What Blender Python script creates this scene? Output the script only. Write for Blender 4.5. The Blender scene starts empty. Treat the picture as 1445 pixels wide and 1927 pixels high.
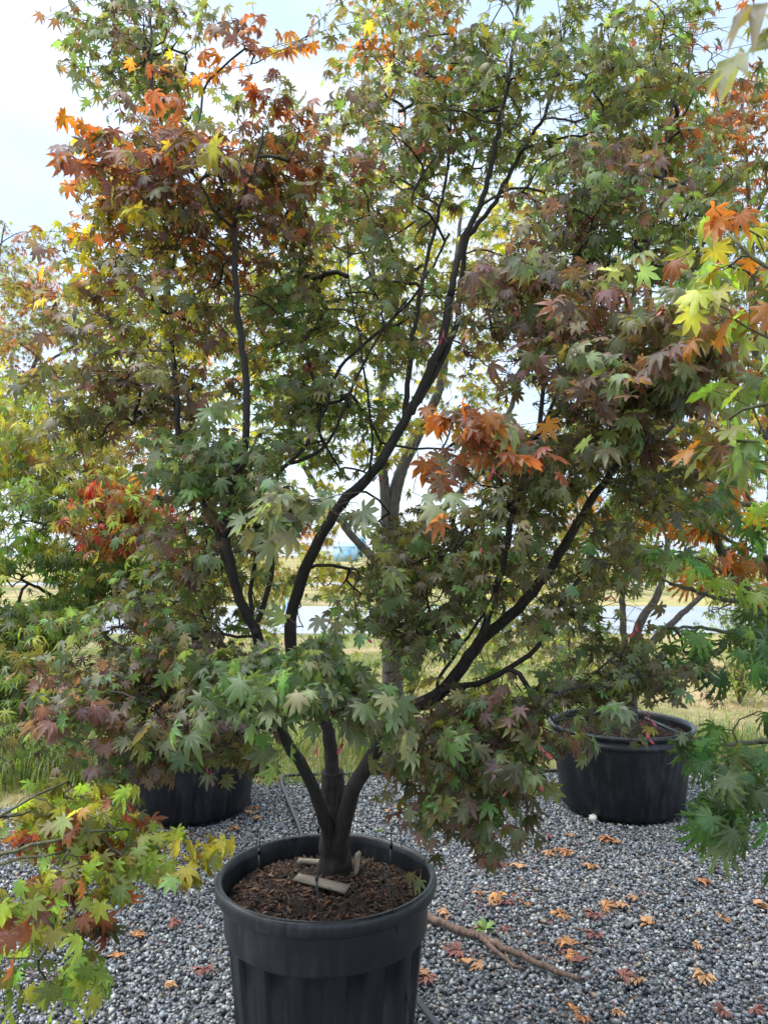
import bpy, math, random
import numpy as np
from mathutils import Vector, Matrix
R = math.radians
rng = np.random.default_rng(7)
random.seed(7)
sc = bpy.context.scene
C = sc.collection

# ------------------------------------------------------------------ camera
F, W, H, PITCH = 1450.0, 1445.0, 1927.0, R(3.25)
CAM = np.array([0.0, 0.0, 1.6])
cd = bpy.data.cameras.new('camera'); cam = bpy.data.objects.new('camera', cd); C.objects.link(cam)
cam.location = CAM; cam.rotation_euler = (R(90) + PITCH, 0, 0)
cd.sensor_fit = 'VERTICAL'; cd.sensor_height = 36; cd.lens = 36 * F / H
cd.clip_start = 0.02; cd.clip_end = 3000
cd.dof.use_dof = True; cd.dof.focus_distance = 2.3; cd.dof.aperture_fstop = 9.0
sc.camera = cam

# ------------------------------------------------------------------ sky, sun, exposure
SUN_EL, SUN_AZ = R(66), R(-85)            # soft high sun behind thin cloud, to the left of the camera
wd = bpy.data.worlds.new('World'); sc.world = wd; wd.use_nodes = True
nt = wd.node_tree; nt.nodes.clear()
wo = nt.nodes.new('ShaderNodeOutputWorld'); ms = nt.nodes.new('ShaderNodeMixShader')
b1 = nt.nodes.new('ShaderNodeBackground'); b2 = nt.nodes.new('ShaderNodeBackground')
sk = nt.nodes.new('ShaderNodeTexSky'); sk.sky_type = 'NISHITA'; sk.sun_disc = False
sk.sun_elevation = SUN_EL; sk.sun_rotation = SUN_AZ; sk.air_density = 1.2; sk.dust_density = 1.5
b1.inputs[1].default_value = 0.15
tc = nt.nodes.new('ShaderNodeTexCoord'); mp = nt.nodes.new('ShaderNodeMapping'); mp.inputs['Scale'].default_value = (1, 1, 1.9)
n1 = nt.nodes.new('ShaderNodeTexNoise'); n1.inputs['Scale'].default_value = 2.6; n1.inputs['Detail'].default_value = 5; n1.inputs['Roughness'].default_value = .5
mp.inputs['Location'].default_value = (0.35, 0.2, 0.6)
rp = nt.nodes.new('ShaderNodeValToRGB'); rp.color_ramp.elements[0].position = .28; rp.color_ramp.elements[0].color = (.6, .6, .6, 1)
rp.color_ramp.elements[1].position = .56; rp.color_ramp.elements[1].color = (.97, .97, .97, 1)
n2 = nt.nodes.new('ShaderNodeTexNoise'); n2.inputs['Scale'].default_value = 1.7; n2.inputs['Detail'].default_value = 4
r2 = nt.nodes.new('ShaderNodeValToRGB'); r2.color_ramp.elements[0].position = .4; r2.color_ramp.elements[0].color = (.29, .37, .48, 1)
r2.color_ramp.elements[1].position = .62; r2.color_ramp.elements[1].color = (.47, .535, .61, 1)
L = nt.links.new
L(tc.outputs['Generated'], mp.inputs['Vector']); L(mp.outputs[0], n1.inputs['Vector']); L(mp.outputs[0], n2.inputs['Vector'])
L(n1.outputs['Fac'], rp.inputs[0]); L(n2.outputs['Fac'], r2.inputs[0])
L(sk.outputs[0], b1.inputs[0]); L(r2.outputs[0], b2.inputs[0]); b2.inputs[1].default_value = 0.9
L(rp.outputs[0], ms.inputs[0]); L(b1.outputs[0], ms.inputs[1]); L(b2.outputs[0], ms.inputs[2]); L(ms.outputs[0], wo.inputs[0])
sl = bpy.data.lights.new('sun', 'SUN'); so = bpy.data.objects.new('sun', sl); C.objects.link(so)
sl.energy = 2.5; sl.angle = R(75); sl.color = (1.0, .98, .95)
sd = Vector((math.sin(SUN_AZ) * math.cos(SUN_EL), math.cos(SUN_AZ) * math.cos(SUN_EL), math.sin(SUN_EL)))
so.rotation_euler = sd.to_track_quat('Z', 'Y').to_euler()
vs = sc.view_settings; vs.view_transform = 'Standard'; vs.look = 'None'; vs.exposure = 1.55; vs.gamma = 1
sc.cycles.use_denoising = True
sc.cycles.max_bounces = 8; sc.cycles.transmission_bounces = 6; sc.cycles.diffuse_bounces = 4; sc.cycles.glossy_bounces = 3

# ------------------------------------------------------------------ photo pixels to places
FW = np.array([0, math.cos(PITCH), math.sin(PITCH)]); UP = np.array([0, -math.sin(PITCH), math.cos(PITCH)])
def ray(px, py): return FW + np.array([1, 0, 0]) * ((px - W / 2) / F) + UP * ((H / 2 - py) / F)
def P(px, py, y):
    d = ray(px, py); return CAM + d * (y / d[1])
def G(px, py, z=0.0):
    d = ray(px, py); return CAM + d * ((z - CAM[2]) / d[2])
def to_px(p):
    q = np.atleast_2d(p) - CAM; f = q @ FW
    return W / 2 + F * q[:, 0] / f, H / 2 - F * (q @ UP) / f, f

# ------------------------------------------------------------------ helpers
def mesh(name, v, f, smooth=False, cols=None, attrs=None):
    v = np.asarray(v, np.float32).reshape(-1, 3); f = np.asarray(f, np.int32)
    k = f.shape[1]; m = bpy.data.meshes.new(name)
    m.vertices.add(len(v)); m.vertices.foreach_set('co', v.ravel())
    m.loops.add(f.size); m.loops.foreach_set('vertex_index', f.ravel())
    m.polygons.add(len(f)); m.polygons.foreach_set('loop_start', np.arange(0, f.size, k, dtype=np.int32))
    m.polygons.foreach_set('loop_total', np.full(len(f), k, np.int32))
    if smooth: m.polygons.foreach_set('use_smooth', np.ones(len(f), bool))
    if cols is not None:
        a = m.attributes.new('col', 'FLOAT_COLOR', 'POINT'); c = np.ones((len(v), 4), np.float32); c[:, :3] = cols
        a.data.foreach_set('color', c.ravel())
    for n, x in (attrs or {}).items():
        a = m.attributes.new(n, 'FLOAT', 'POINT'); a.data.foreach_set('value', np.asarray(x, np.float32))
    m.update(calc_edges=True); return m
def link(name, me, mat, parent=None, kind=None):
    o = bpy.data.objects.new(name, me)
    if me is not None and mat is not None and not me.materials: me.materials.append(mat)
    C.objects.link(o)
    if parent is not None: o.parent = parent
    if kind: o['kind'] = kind
    return o
def tag(o, label, cat, group=None):
    o['label'] = label; o['category'] = cat
    if group: o['group'] = group
    return o
def thing(name, label, cat, loc, group=None):
    o = bpy.data.objects.new(name, None); o.empty_display_size = .1; C.objects.link(o); o.location = loc
    return tag(o, label, cat, group)
class MB:
    def __init__(s): s.v = []; s.f = []; s.c = []; s.n = 0
    def add(s, v, f, c=None):
        v = np.asarray(v, float).reshape(-1, 3); s.v.append(v); s.f.append(np.asarray(f, int) + s.n); s.n += len(v)
        s.c.append(np.tile(np.asarray(c if c is not None else (1, 1, 1), float), (len(v), 1)))
    def build(s, name, mat, parent=None, smooth=False, off=None, kind=None, col=False):
        v = np.vstack(s.v)
        if off is not None: v = v - np.asarray(off)
        return link(name, mesh(name, v, np.vstack(s.f), smooth, np.vstack(s.c) if col else None), mat, parent, kind)
def unit(a):
    a = np.asarray(a, float); return a / max(np.linalg.norm(a), 1e-9)
def tube(pts, rad, sides=8, wob=0, cap=True, furrow=0):
    """tapered tube of quads along points"""
    pts = np.asarray(pts, float); n = len(pts); rad = np.broadcast_to(np.asarray(rad, float), (n,))
    t = np.gradient(pts, axis=0); t /= np.linalg.norm(t, axis=1)[:, None] + 1e-12
    u = unit(np.cross(t[0], [0.31, 0.9, 0.17])); V = []
    a = np.arange(sides) * 2 * math.pi / sides
    if furrow: fp = rng.random(8) * 6.28
    for i in range(n):
        u = unit(u - t[i] * (u @ t[i])); w = np.cross(t[i], u)
        rr = rad[i] * (1 + (wob * rng.normal(size=sides) if wob else 0))
        if furrow: rr = rr * (1 + furrow * (np.sin(3 * a + fp[0] + i * .05) + .7 * np.sin(7 * a + fp[1] - i * .04) + .6 * np.sin(13 * a + fp[2] + .6 * math.sin(i * .13 + fp[3]))))
        V.append(pts[i] + np.outer(np.cos(a) * rr, u) + np.outer(np.sin(a) * rr, w))
    V = np.vstack(V); i, j = np.meshgrid(np.arange(n - 1), np.arange(sides), indexing='ij'); k = (j + 1) % sides
    q = np.stack([i * sides + j, i * sides + k, (i + 1) * sides + k, (i + 1) * sides + j], -1).reshape(-1, 4)
    if cap:
        V = np.vstack([V, pts[0], pts[-1]]); b = n * sides; j = np.arange(sides); k = (j + 1) % sides
        q = np.vstack([q, np.stack([np.full(sides, b), k, j, np.full(sides, b)], -1)[:, [0, 1, 2, 2]],
                       np.stack([np.full(sides, b + 1), j + (n - 1) * sides, k + (n - 1) * sides], -1)[:, [0, 1, 2, 2]]])
    return V, q
def tri(q):
    q = np.asarray(q); t = np.vstack([q[:, [0, 1, 2]], q[:, [0, 2, 3]]])
    return t[(t[:, 0] != t[:, 1]) & (t[:, 1] != t[:, 2]) & (t[:, 0] != t[:, 2])]
def catmull(p, step):
    p = np.asarray(p, float); out = []
    q = np.vstack([2 * p[0] - p[1], p, 2 * p[-1] - p[-2]])
    for i in range(1, len(q) - 2):
        a, b, c, d = q[i - 1:i + 3]; n = max(2, int(np.linalg.norm((c - b)[:3]) / step))
        t = np.linspace(0, 1, n, endpoint=False)[:, None]
        out.append(.5 * (2 * b + (c - a) * t + (2 * a - 5 * b + 4 * c - d) * t ** 2 + (3 * b - a - 3 * c + d) * t ** 3))
    return np.vstack(out + [p[-1:]])
def lathe(prof, n=96, rib=None):
    prof = np.asarray(prof, float); a = np.arange(n) * 2 * math.pi / n; V = []
    for r, z in prof:
        rr = np.full(n, r)
        if rib: rr = rr + rib(a, r, z)
        V.append(np.stack([np.cos(a) * rr, np.sin(a) * rr, np.full(n, z)], 1))
    m = len(prof); i, j = np.meshgrid(np.arange(m - 1), np.arange(n), indexing='ij'); k = (j + 1) % n
    return np.vstack(V), np.stack([i * n + j, i * n + k, (i + 1) * n + k, (i + 1) * n + j], -1).reshape(-1, 4)

# ------------------------------------------------------------------ materials
class NT:
    def __init__(s, name):
        s.m = bpy.data.materials.new(name); s.m.use_nodes = True; s.t = s.m.node_tree; s.b = s.t.nodes['Principled BSDF']
        s.out = s.t.nodes['Material Output']
    def n(s, typ, **k):
        x = s.t.nodes.new('ShaderNode' + typ)
        for a, b in k.items():
            if a[0] == '_': setattr(x, a[1:], b)
            else: x.inputs[a].default_value = b
        return x
    def l(s, a, b): s.t.links.new(a, b)
    def ramp(s, fac, *st):
        r = s.n('ValToRGB'); e = r.color_ramp.elements
        while len(e) < len(st): e.new(.5)
        for x, (p, c) in zip(e, st): x.position = p; x.color = (*c, 1)
        s.l(fac, r.inputs[0]); return r.outputs[0]
    def noise(s, scale, detail=4, rough=.55, coord='Object'):
        t = s.n('TexCoord'); x = s.n('TexNoise', Scale=scale, Detail=detail, Roughness=rough); s.l(t.outputs[coord], x.inputs['Vector']); return x
    def bump(s, h, strength=.5, dist=.01):
        b = s.n('Bump', Strength=strength, Distance=dist); s.l(h, b.inputs['Height']); s.l(b.outputs[0], s.b.inputs['Normal']); return b
    def mix(s, a, b, fac, mode='MIX'):
        x = s.n('Mix', _data_type='RGBA', _blend_type=mode)
        for sock, v in ((x.inputs[6], a), (x.inputs[7], b), (x.inputs[0], fac)):
            if hasattr(v, 'is_output'): s.l(v, sock)
            else: sock.default_value = v if not isinstance(v, tuple) else (*v, 1)
        return x.outputs[2]
    def math(s, op, a, b=0.0):
        x = s.n('Math', _operation=op)
        for sock, v in ((x.inputs[0], a), (x.inputs[1], b)):
            if hasattr(v, 'is_output'): s.l(v, sock)
            else: sock.default_value = v
        return x.outputs[0]
def plain(name, c, rough=.6, noise=None, bump=0, spec=.5):
    t = NT(name); t.b.inputs['Roughness'].default_value = rough; t.b.inputs['Specular IOR Level'].default_value = spec
    if noise:
        x = t.noise(noise, 5); c2 = tuple(min(1, v * 1.45) for v in c); c1 = tuple(v * .6 for v in c)
        t.l(t.ramp(x.outputs['Fac'], (.3, c1), (.7, c2)), t.b.inputs['Base Color'])
        if bump: t.bump(x.outputs['Fac'], .6, bump)
    else: t.b.inputs['Base Color'].default_value = (*c, 1)
    return t.m
def leaf_mat(name, per_object, trans=.54, gloss=.45):
    t = NT(name)
    if per_object: col = t.n('ObjectInfo').outputs['Color']
    else: col = t.n('Attribute', _attribute_name='col').outputs['Color']
    rad = t.n('Attribute', _attribute_name='rad').outputs['Fac']; vein = t.n('Attribute', _attribute_name='vein').outputs['Fac']
    g = t.n('NewGeometry'); x = t.n('TexNoise', Scale=38, Detail=3); t.l(g.outputs['Position'], x.inputs['Vector'])
    blot = t.ramp(x.outputs['Fac'], (.35, (0, 0, 0)), (.7, (1, 1, 1)))
    dark = t.mix(col, (.55, .42, .42), 1.0, 'MULTIPLY')
    edge = t.math('MULTIPLY', t.math('POWER', rad, 2.2), blot)
    c = t.mix(col, dark, t.math('MULTIPLY', blot, .45))
    c = t.mix(c, t.mix(col, (.16, .06, .02), .55), t.math('MULTIPLY', edge, .9))
    c = t.mix(c, t.mix(col, (.36, .34, .18), .5), t.math('MULTIPLY', t.math('POWER', vein, 7.0), .5))
    t.l(c, t.b.inputs['Base Color']); t.b.inputs['Roughness'].default_value = gloss; t.b.inputs['Specular IOR Level'].default_value = .6; t.b.inputs['Coat Weight'].default_value = .25; t.b.inputs['Coat Roughness'].default_value = .3
    tr = t.n('BsdfTranslucent'); t.l(t.mix(c, (2.1, 2.05, .85), 1.0, 'MULTIPLY'), tr.inputs[0])
    mx = t.n('MixShader'); mx.inputs[0].default_value = trans
    t.l(t.b.outputs[0], mx.inputs[1]); t.l(tr.outputs[0], mx.inputs[2]); t.l(mx.outputs[0], t.out.inputs[0])
    return t.m
def bark_mat(name, a, b, scale=14):
    t = NT(name); tc_ = t.n('TexCoord'); m_ = t.n('Mapping'); m_.inputs['Scale'].default_value = (4, 4, .6); t.l(tc_.outputs['Object'], m_.inputs[0])
    x = t.n('TexNoise', Scale=scale, Detail=7, Roughness=.65); t.l(m_.outputs[0], x.inputs['Vector'])
    li = t.noise(9, 5, .6); lf = t.math('MULTIPLY', t.ramp(li.outputs['Fac'], (.56, (0, 0, 0)), (.66, (1, 1, 1))), .25)
    t.l(t.mix(t.ramp(x.outputs['Fac'], (.32, a), (.68, b)), tuple(v * 2.2 + .012 for v in b), lf), t.b.inputs['Base Color']); t.b.inputs['Roughness'].default_value = .62
    t.bump(x.outputs['Fac'], .9, .012); return t.m
def attr_mat(name, rough=.6, noise=90, amt=.35, spec=.5):
    t = NT(name); col = t.n('Attribute', _attribute_name='col').outputs['Color']; x = t.noise(noise, 4)
    c = t.mix(col, t.ramp(x.outputs['Fac'], (.3, (.45, .45, .45)), (.7, (1.35, 1.35, 1.35))), amt, 'MULTIPLY')
    t.l(c, t.b.inputs['Base Color']); t.b.inputs['Roughness'].default_value = rough; t.b.inputs['Specular IOR Level'].default_value = spec
    return t.m
M = {}
M['leaf'] = leaf_mat('leaf_blades', False); M['leaf_o'] = leaf_mat('leaf_blade_single', True)
M['bark'] = bark_mat('maple_bark_dark', (.007, .0055, .005), (.034, .026, .022), 22)
M['bark2'] = bark_mat('maple_bark_grey', (.035, .03, .026), (.13, .115, .10))
M['bark3'] = bark_mat('maple_bark_olive', (.03, .03, .012), (.11, .11, .045))
M['twig'] = attr_mat('twig_bark', .6)
M['stone'] = attr_mat('gravel_stones', .42, 160, .5)
def wood_mat():
    t = NT('weathered_wood'); tc_ = t.n('TexCoord'); m_ = t.n('Mapping'); m_.inputs['Scale'].default_value = (6, 150, 60); t.l(tc_.outputs['Object'], m_.inputs[0])
    x = t.n('TexNoise', Scale=1.0, Detail=6, Roughness=.7); t.l(m_.outputs[0], x.inputs['Vector'])
    t.l(t.ramp(x.outputs['Fac'], (.3, (.07, .055, .042)), (.5, (.22, .185, .145)), (.72, (.36, .32, .27))), t.b.inputs['Base Color']); t.b.inputs['Roughness'].default_value = .8
    t.bump(x.outputs['Fac'], .7, .002); return t.m
M['wood'] = wood_mat()
M['hose'] = plain('irrigation_pipe_plastic', (.022, .027, .034), .38)
M['black'] = plain('black_dripper_plastic', (.008, .008, .009), .45)
M['fallen'] = attr_mat('dry_fallen_leaf', .7, 60, .5)
M['stick'] = bark_mat('fallen_stick_bark', (.05, .028, .02), (.22, .14, .10), 20)

def pot_mat():
    t = NT('pot_plastic'); x = t.noise(3.2, 6, .7); y = t.n('TexNoise', Scale=7, Detail=6, Roughness=.7)
    tc_ = t.n('TexCoord'); m_ = t.n('Mapping'); m_.inputs['Scale'].default_value = (3.5, 3.5, .35); t.l(tc_.outputs['Object'], m_.inputs[0]); t.l(m_.outputs[0], y.inputs['Vector'])
    dust = t.math('MULTIPLY', t.ramp(x.outputs['Fac'], (.42, (0, 0, 0)), (.7, (1, 1, 1))), t.ramp(y.outputs['Fac'], (.42, (0, 0, 0)), (.72, (1, 1, 1))))
    t.l(t.mix((.0045, .006, .009), (.085, .09, .10), t.math('MULTIPLY', dust, .8)), t.b.inputs['Base Color'])
    t.l(t.math('ADD', t.math('MULTIPLY', y.outputs['Fac'], .3), .2), t.b.inputs['Roughness'])
    z = t.noise(160, 2); t.bump(z.outputs['Fac'], .12, .002); return t.m
M['pot'] = pot_mat()
def soil_mat():
    t = NT('potting_soil'); x = t.noise(60, 6, .75)
    t.l(t.ramp(x.outputs['Fac'], (.3, (.008, .005, .004)), (.55, (.032, .018, .012)), (.75, (.09, .048, .03))), t.b.inputs['Base Color'])
    t.b.inputs['Roughness'].default_value = .9; t.bump(x.outputs['Fac'], .9, .02); return t.m
M['soil'] = soil_mat(); M['chip'] = attr_mat('mulch_chips', .85, 80, .4)
def ground_mat():
    t = NT('field_grass'); x = t.noise(.35, 6, .65); y = t.noise(9, 5, .7); w = t.noise(.04, 4)
    a = t.ramp(y.outputs['Fac'], (.3, (.05, .075, .02)), (.7, (.17, .2, .06)))
    b = t.ramp(y.outputs['Fac'], (.3, (.2, .14, .075)), (.7, (.42, .33, .19)))
    c = t.mix(a, b, t.ramp(x.outputs['Fac'], (.42, (0, 0, 0)), (.6, (1, 1, 1))))
    c = t.mix(c, (.42, .36, .15), t.ramp(w.outputs['Fac'], (.48, (0, 0, 0)), (.62, (.7, .7, .7))))
    t.l(c, t.b.inputs['Base Color']); t.b.inputs['Roughness'].default_value = .95; t.b.inputs['Specular IOR Level'].default_value = .1
    t.bump(y.outputs['Fac'], .6, .04); return t.m
M['field'] = ground_mat()
def bed_mat():
    t = NT('gravel_bed'); v = t.n('TexVoronoi', Scale=52); tc_ = t.n('TexCoord'); t.l(tc_.outputs['Object'], v.inputs['Vector'])
    bw = t.n('RGBToBW'); t.l(v.outputs['Color'], bw.inputs[0])
    c = t.ramp(bw.outputs[0], (.1, (.06, .066, .078)), (.55, (.2, .215, .23)), (.9, (.5, .49, .46)))
    c = t.mix(c, (.02, .02, .022), t.ramp(v.outputs['Distance'], (.35, (0, 0, 0)), (.75, (1, 1, 1))))
    t.l(c, t.b.inputs['Base Color']); t.b.inputs['Roughness'].default_value = .6
    inv = t.math('SUBTRACT', 1.0, v.outputs['Distance']); t.bump(inv, .9, .02); return t.m
M['bed'] = bed_mat()
def road_mat():
    t = NT('wet_asphalt'); x = t.noise(.5, 6, .6); y = t.noise(60, 3)
    t.l(t.ramp(x.outputs['Fac'], (.3, (.16, .17, .19)), (.7, (.3, .31, .33))), t.b.inputs['Base Color'])
    t.l(t.ramp(x.outputs['Fac'], (.4, (.12, .12, .12)), (.65, (.4, .4, .4))), t.b.inputs['Roughness'])
    t.bump(y.outputs['Fac'], .15, .003); return t.m
M['road'] = road_mat()
M['blade'] = leaf_mat('grass_blades', False, .3, .6)

# ------------------------------------------------------------------ ground, gravel yard, road
def sheet(name, pts, z, mat):
    pts = np.asarray(pts, float); n = len(pts); v = np.column_stack([pts, np.full(n, z)])
    me = bpy.data.meshes.new(name); me.from_pydata([tuple(a) for a in v], [], [tuple(range(n))]); me.update()
    return link(name, me, mat, None, 'structure')
sheet('ground', [(-1500, -60), (1500, -60), (1500, 1500), (-1500, 1500)], -.03, M['field'])
def yard_edge(x): return 5.75 + .22 * math.sin(x * 1.3 + .5) + .12 * math.sin(x * 3.7) - .75 / (1 + math.exp((x + 2.0) * 3.0)) + .25 / (1 + math.exp(-(x - 1.8) * 3))
xs = np.linspace(-9, 9, 120)
sheet('gravel_yard', [(-9, -6), (9, -6)] + [(x, yard_edge(x)) for x in xs[::-1]], -.024, M['bed'])
road = sheet('road', [(-200, 15.5), (200, 17.0), (200, 25.5), (-200, 24.5)], -.026, M['road'])
sheet('far_track', [(-200, 42), (200, 44), (200, 47.5), (-200, 46)], -.026, M['road'])

PF = np.array([*G(615, 1640, .66)[:2], 0]); PFr = .327      # front pot
PL = np.array([*G(356, 1555)[:2], 0]); PL[1] += .37; PL[0] *= PL[1] / (PL[1] - .37)
PR = np.array([*G(1170, 1551)[:2], 0]); PR[1] += .38; PR[0] *= PR[1] / (PR[1] - .38)
POTS = [(PF, .27), (PL, .385), (PR, .385)]

def stones():
    # crushed stones, two loose layers; blocky hulls with bent corners
    N = 84000
    y = 2.35 + (rng.random(N * 2) ** .92) * 4.1
    hw = y * (W / 2 / F) + .55
    x = (rng.random(N * 2) * 2 - 1) * (6.4 * W / 2 / F + .55)
    ok = np.abs(x) < hw
    e = np.array([yard_edge(a) for a in x]); ok &= y < e + rng.normal(size=len(x)) * .06
    for p, r in POTS: ok &= (x - p[0]) ** 2 + (y - p[1]) ** 2 > (r + .004) ** 2
    x, y = x[ok][:N], y[ok][:N]; n = len(x)
    cube = np.array([[a, b, c] for a in (-1, 1) for b in (-1, 1) for c in (-1, 1)], float)
    cf = tri(np.array([[0, 1, 3, 2], [4, 6, 7, 5], [0, 4, 5, 1], [2, 3, 7, 6], [0, 2, 6, 4], [1, 5, 7, 3]]))
    v = cube[None] * (.48 + .52 * rng.random((n, 8, 3)))
    s = np.exp(rng.normal(-4.86, .26, n)).clip(.0048, .019)
    v *= (s[:, None] * np.stack([np.ones(n), .62 + .33 * rng.random(n), .42 + .3 * rng.random(n)], 1))[:, None, :]
    q = rng.normal(size=(n, 4)) * np.array([1, .35, .35, 1]); q /= np.linalg.norm(q, axis=1)[:, None]
    w_, a, b, c = q.T
    Rm = np.stack([1 - 2 * (b * b + c * c), 2 * (a * b - c * w_), 2 * (a * c + b * w_), 2 * (a * b + c * w_), 1 - 2 * (a * a + c * c), 2 * (b * c - a * w_),
                   2 * (a * c - b * w_), 2 * (b * c + a * w_), 1 - 2 * (a * a + b * b)], 1).reshape(n, 3, 3)
    v = np.einsum('nij,nkj->nki', Rm, v)
    z = -.018 + .014 * rng.random(n)
    v += np.stack([x, y, z], 1)[:, None, :]
    g = rng.random(n); base = np.where(g[:, None] < .62, np.array([.15, .165, .185]) * np.exp(rng.normal(0, .42, n))[:, None],
              np.where(g[:, None] < .86, np.array([.31, .325, .335]) * np.exp(rng.normal(0, .3, n))[:, None],
              np.where(g[:, None] < .965, np.array([.50, .485, .45]) * np.exp(rng.normal(0, .22, n))[:, None], np.array([.30, .24, .17]) * np.exp(rng.normal(0, .3, n))[:, None])))
    base = (base * .82).clip(.02, .6)
    f = (cf[None] + (np.arange(n) * 8)[:, None, None]).reshape(-1, 3)
    o = link('gravel', mesh('gravel', v.reshape(-1, 3), f, False, np.repeat(base, 8, 0)), M['stone'], None, 'stuff')
    o['label'] = 'loose blue grey crushed gravel spread over the yard'; o['category'] = 'gravel'
stones()

# ------------------------------------------------------------------ pots
def pot_front(root):
    def rib(a, r, z):
        w = np.cos(a * 16 + .4); g = np.clip((w + .05) / .14, 0, 1) + .5 * np.exp(-((w + .55) / .16) ** 2) * (np.sin(a * 16 + .4) > 0)
        return -.008 * g * (1 if .015 < z < .50 else 0)
    zz = .66
    prof = [(.0, .004), (.225, 0), (.238, .012), (.239, .02), (.262, .25), (.275, .38), (.2865, .499), (.288, .502), (.2965, .508), (.298, .514), (.302, .60), (.303, .612)]
    v, f = lathe(prof, 320, rib); link('body', mesh('pot_body', v, f, True), M['pot'], root)
    lip = [(.303, .612), (.315, .6125), (.3225, .618), (.3265, .63), (.327, .645), (.3245, .655), (.319, .6605), (.311, .6595), (.305, .652), (.300, .635), (.296, .60), (.290, .575), (.25, .5), (.22, .3)]
    v, f = lathe(lip, 168); link('rim', mesh('pot_rim', v, f, True), M['pot'], root)
def pot_wide_meshes():
    prof = [(.0, .004), (.36, 0), (.378, .014), (.384, .03), (.432, .40), (.435, .43)]
    v, f = lathe(prof, 128); b = mesh('wide_pot_body', v, f, True)
    lip = [(.435, .43), (.445, .433), (.449, .45), (.446, .462), (.440, .468), (.441, .49), (.452, .494), (.460, .503), (.460, .515), (.452, .522), (.441, .521), (.431, .512), (.428, .49), (.424, .40), (.40, .25)]
    v, f = lathe(lip, 128); r = mesh('wide_pot_rim', v, f, True); return b, r
WP = pot_wide_meshes()
def soil_mesh(rad, z, amp=.012, mound=.02):
    nr, na = 26, 90; rr = np.linspace(0, 1, nr) * rad; a = np.arange(na) * 2 * math.pi / na
    X = np.outer(rr, np.cos(a)); Y = np.outer(rr, np.sin(a))
    Z = z + mound * (1 - (rr / rad) ** 2)[:, None] + amp * (np.sin(X * 37 + 1) * np.cos(Y * 31) + .8 * np.sin(X * 71 + Y * 53) + .9 * rng.normal(size=X.shape) * .5)
    Z[0] = Z[0].mean()
    i, j = np.meshgrid(np.arange(nr - 1), np.arange(na), indexing='ij'); k = (j + 1) % na
    return mesh('soil', np.stack([X, Y, Z], -1).reshape(-1, 3), np.stack([i * na + j, (i + 1) * na + j, (i + 1) * na + k, i * na + k], -1).reshape(-1, 4), True)
def chips(rad, z, n, parent, mound=.02):
    mb_v, mb_f, mb_c = [], [], []
    pal = np.array([(.05, .026, .018), (.10, .055, .034), (.17, .09, .05), (.03, .017, .013), (.24, .15, .085), (.20, .07, .025)])
    r = rad * np.sqrt(rng.random(n)) * .97; a = rng.random(n) * 2 * math.pi
    for i in range(n):
        Ln = .006 + .02 * rng.random() ** 2; wd_ = .0015 + .0045 * rng.random(); t = rng.random() * 6.28; tl = rng.normal(0, .4)
        d = np.array([math.cos(t) * math.cos(tl), math.sin(t) * math.cos(tl), math.sin(tl)]); s = unit(np.cross(d, [0, 0, 1]) + rng.normal(0, .3, 3)); u = np.cross(s, d)
        c = np.array([r[i] * math.cos(a[i]), r[i] * math.sin(a[i]), z + mound * (1 - (r[i] / rad) ** 2) + .004 + .01 * rng.random()])
        v = [c - d * Ln - s * wd_ * .5, c - d * Ln * .2 + s * wd_, c + d * Ln, c - d * .1 * Ln - s * wd_, c + u * wd_ * .9]
        b = len(mb_v) * 5; mb_v.append(v); mb_f += [(b, b + 1, b + 4), (b + 1, b + 2, b + 4), (b + 2, b + 3, b + 4), (b + 3, b, b + 4)]
        mb_c += [pal[rng.choice(6, p=[.3, .22, .13, .22, .06, .07])] * (.5 + .6 * rng.random())] * 5
    link('mulch', mesh('mulch', np.array(mb_v).reshape(-1, 3), mb_f, False, np.array(mb_c)), M['chip'], parent, 'stuff')
pot = thing('plant_pot', 'black ribbed plastic pot with thick rolled rim holding the bronze-leaved maple', 'pot', PF)
pot_front(pot)
so_ = link('soil', soil_mesh(.292, .588, .009), M['soil'], pot); chips(.288, .588, 2600, so_)
def wide_pot(loc, label, nchip=500):
    p = thing('wide_pot', label, 'pot', loc)
    link('body', WP[0], M['pot'], p); link('rim', WP[1], M['pot'], p)
    s = link('soil', soil_mesh(.426, .455, .012), M['soil'], p)
    if nchip: chips(.42, .455, nchip, s)
    return p
wide_pot(PL, 'wide black tub standing behind the ribbed pot, half hidden under bronze foliage')
pr = wide_pot(PR, 'wide black tub with grey-trunked maple and a black pipe lying over its rim', 900)

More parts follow.
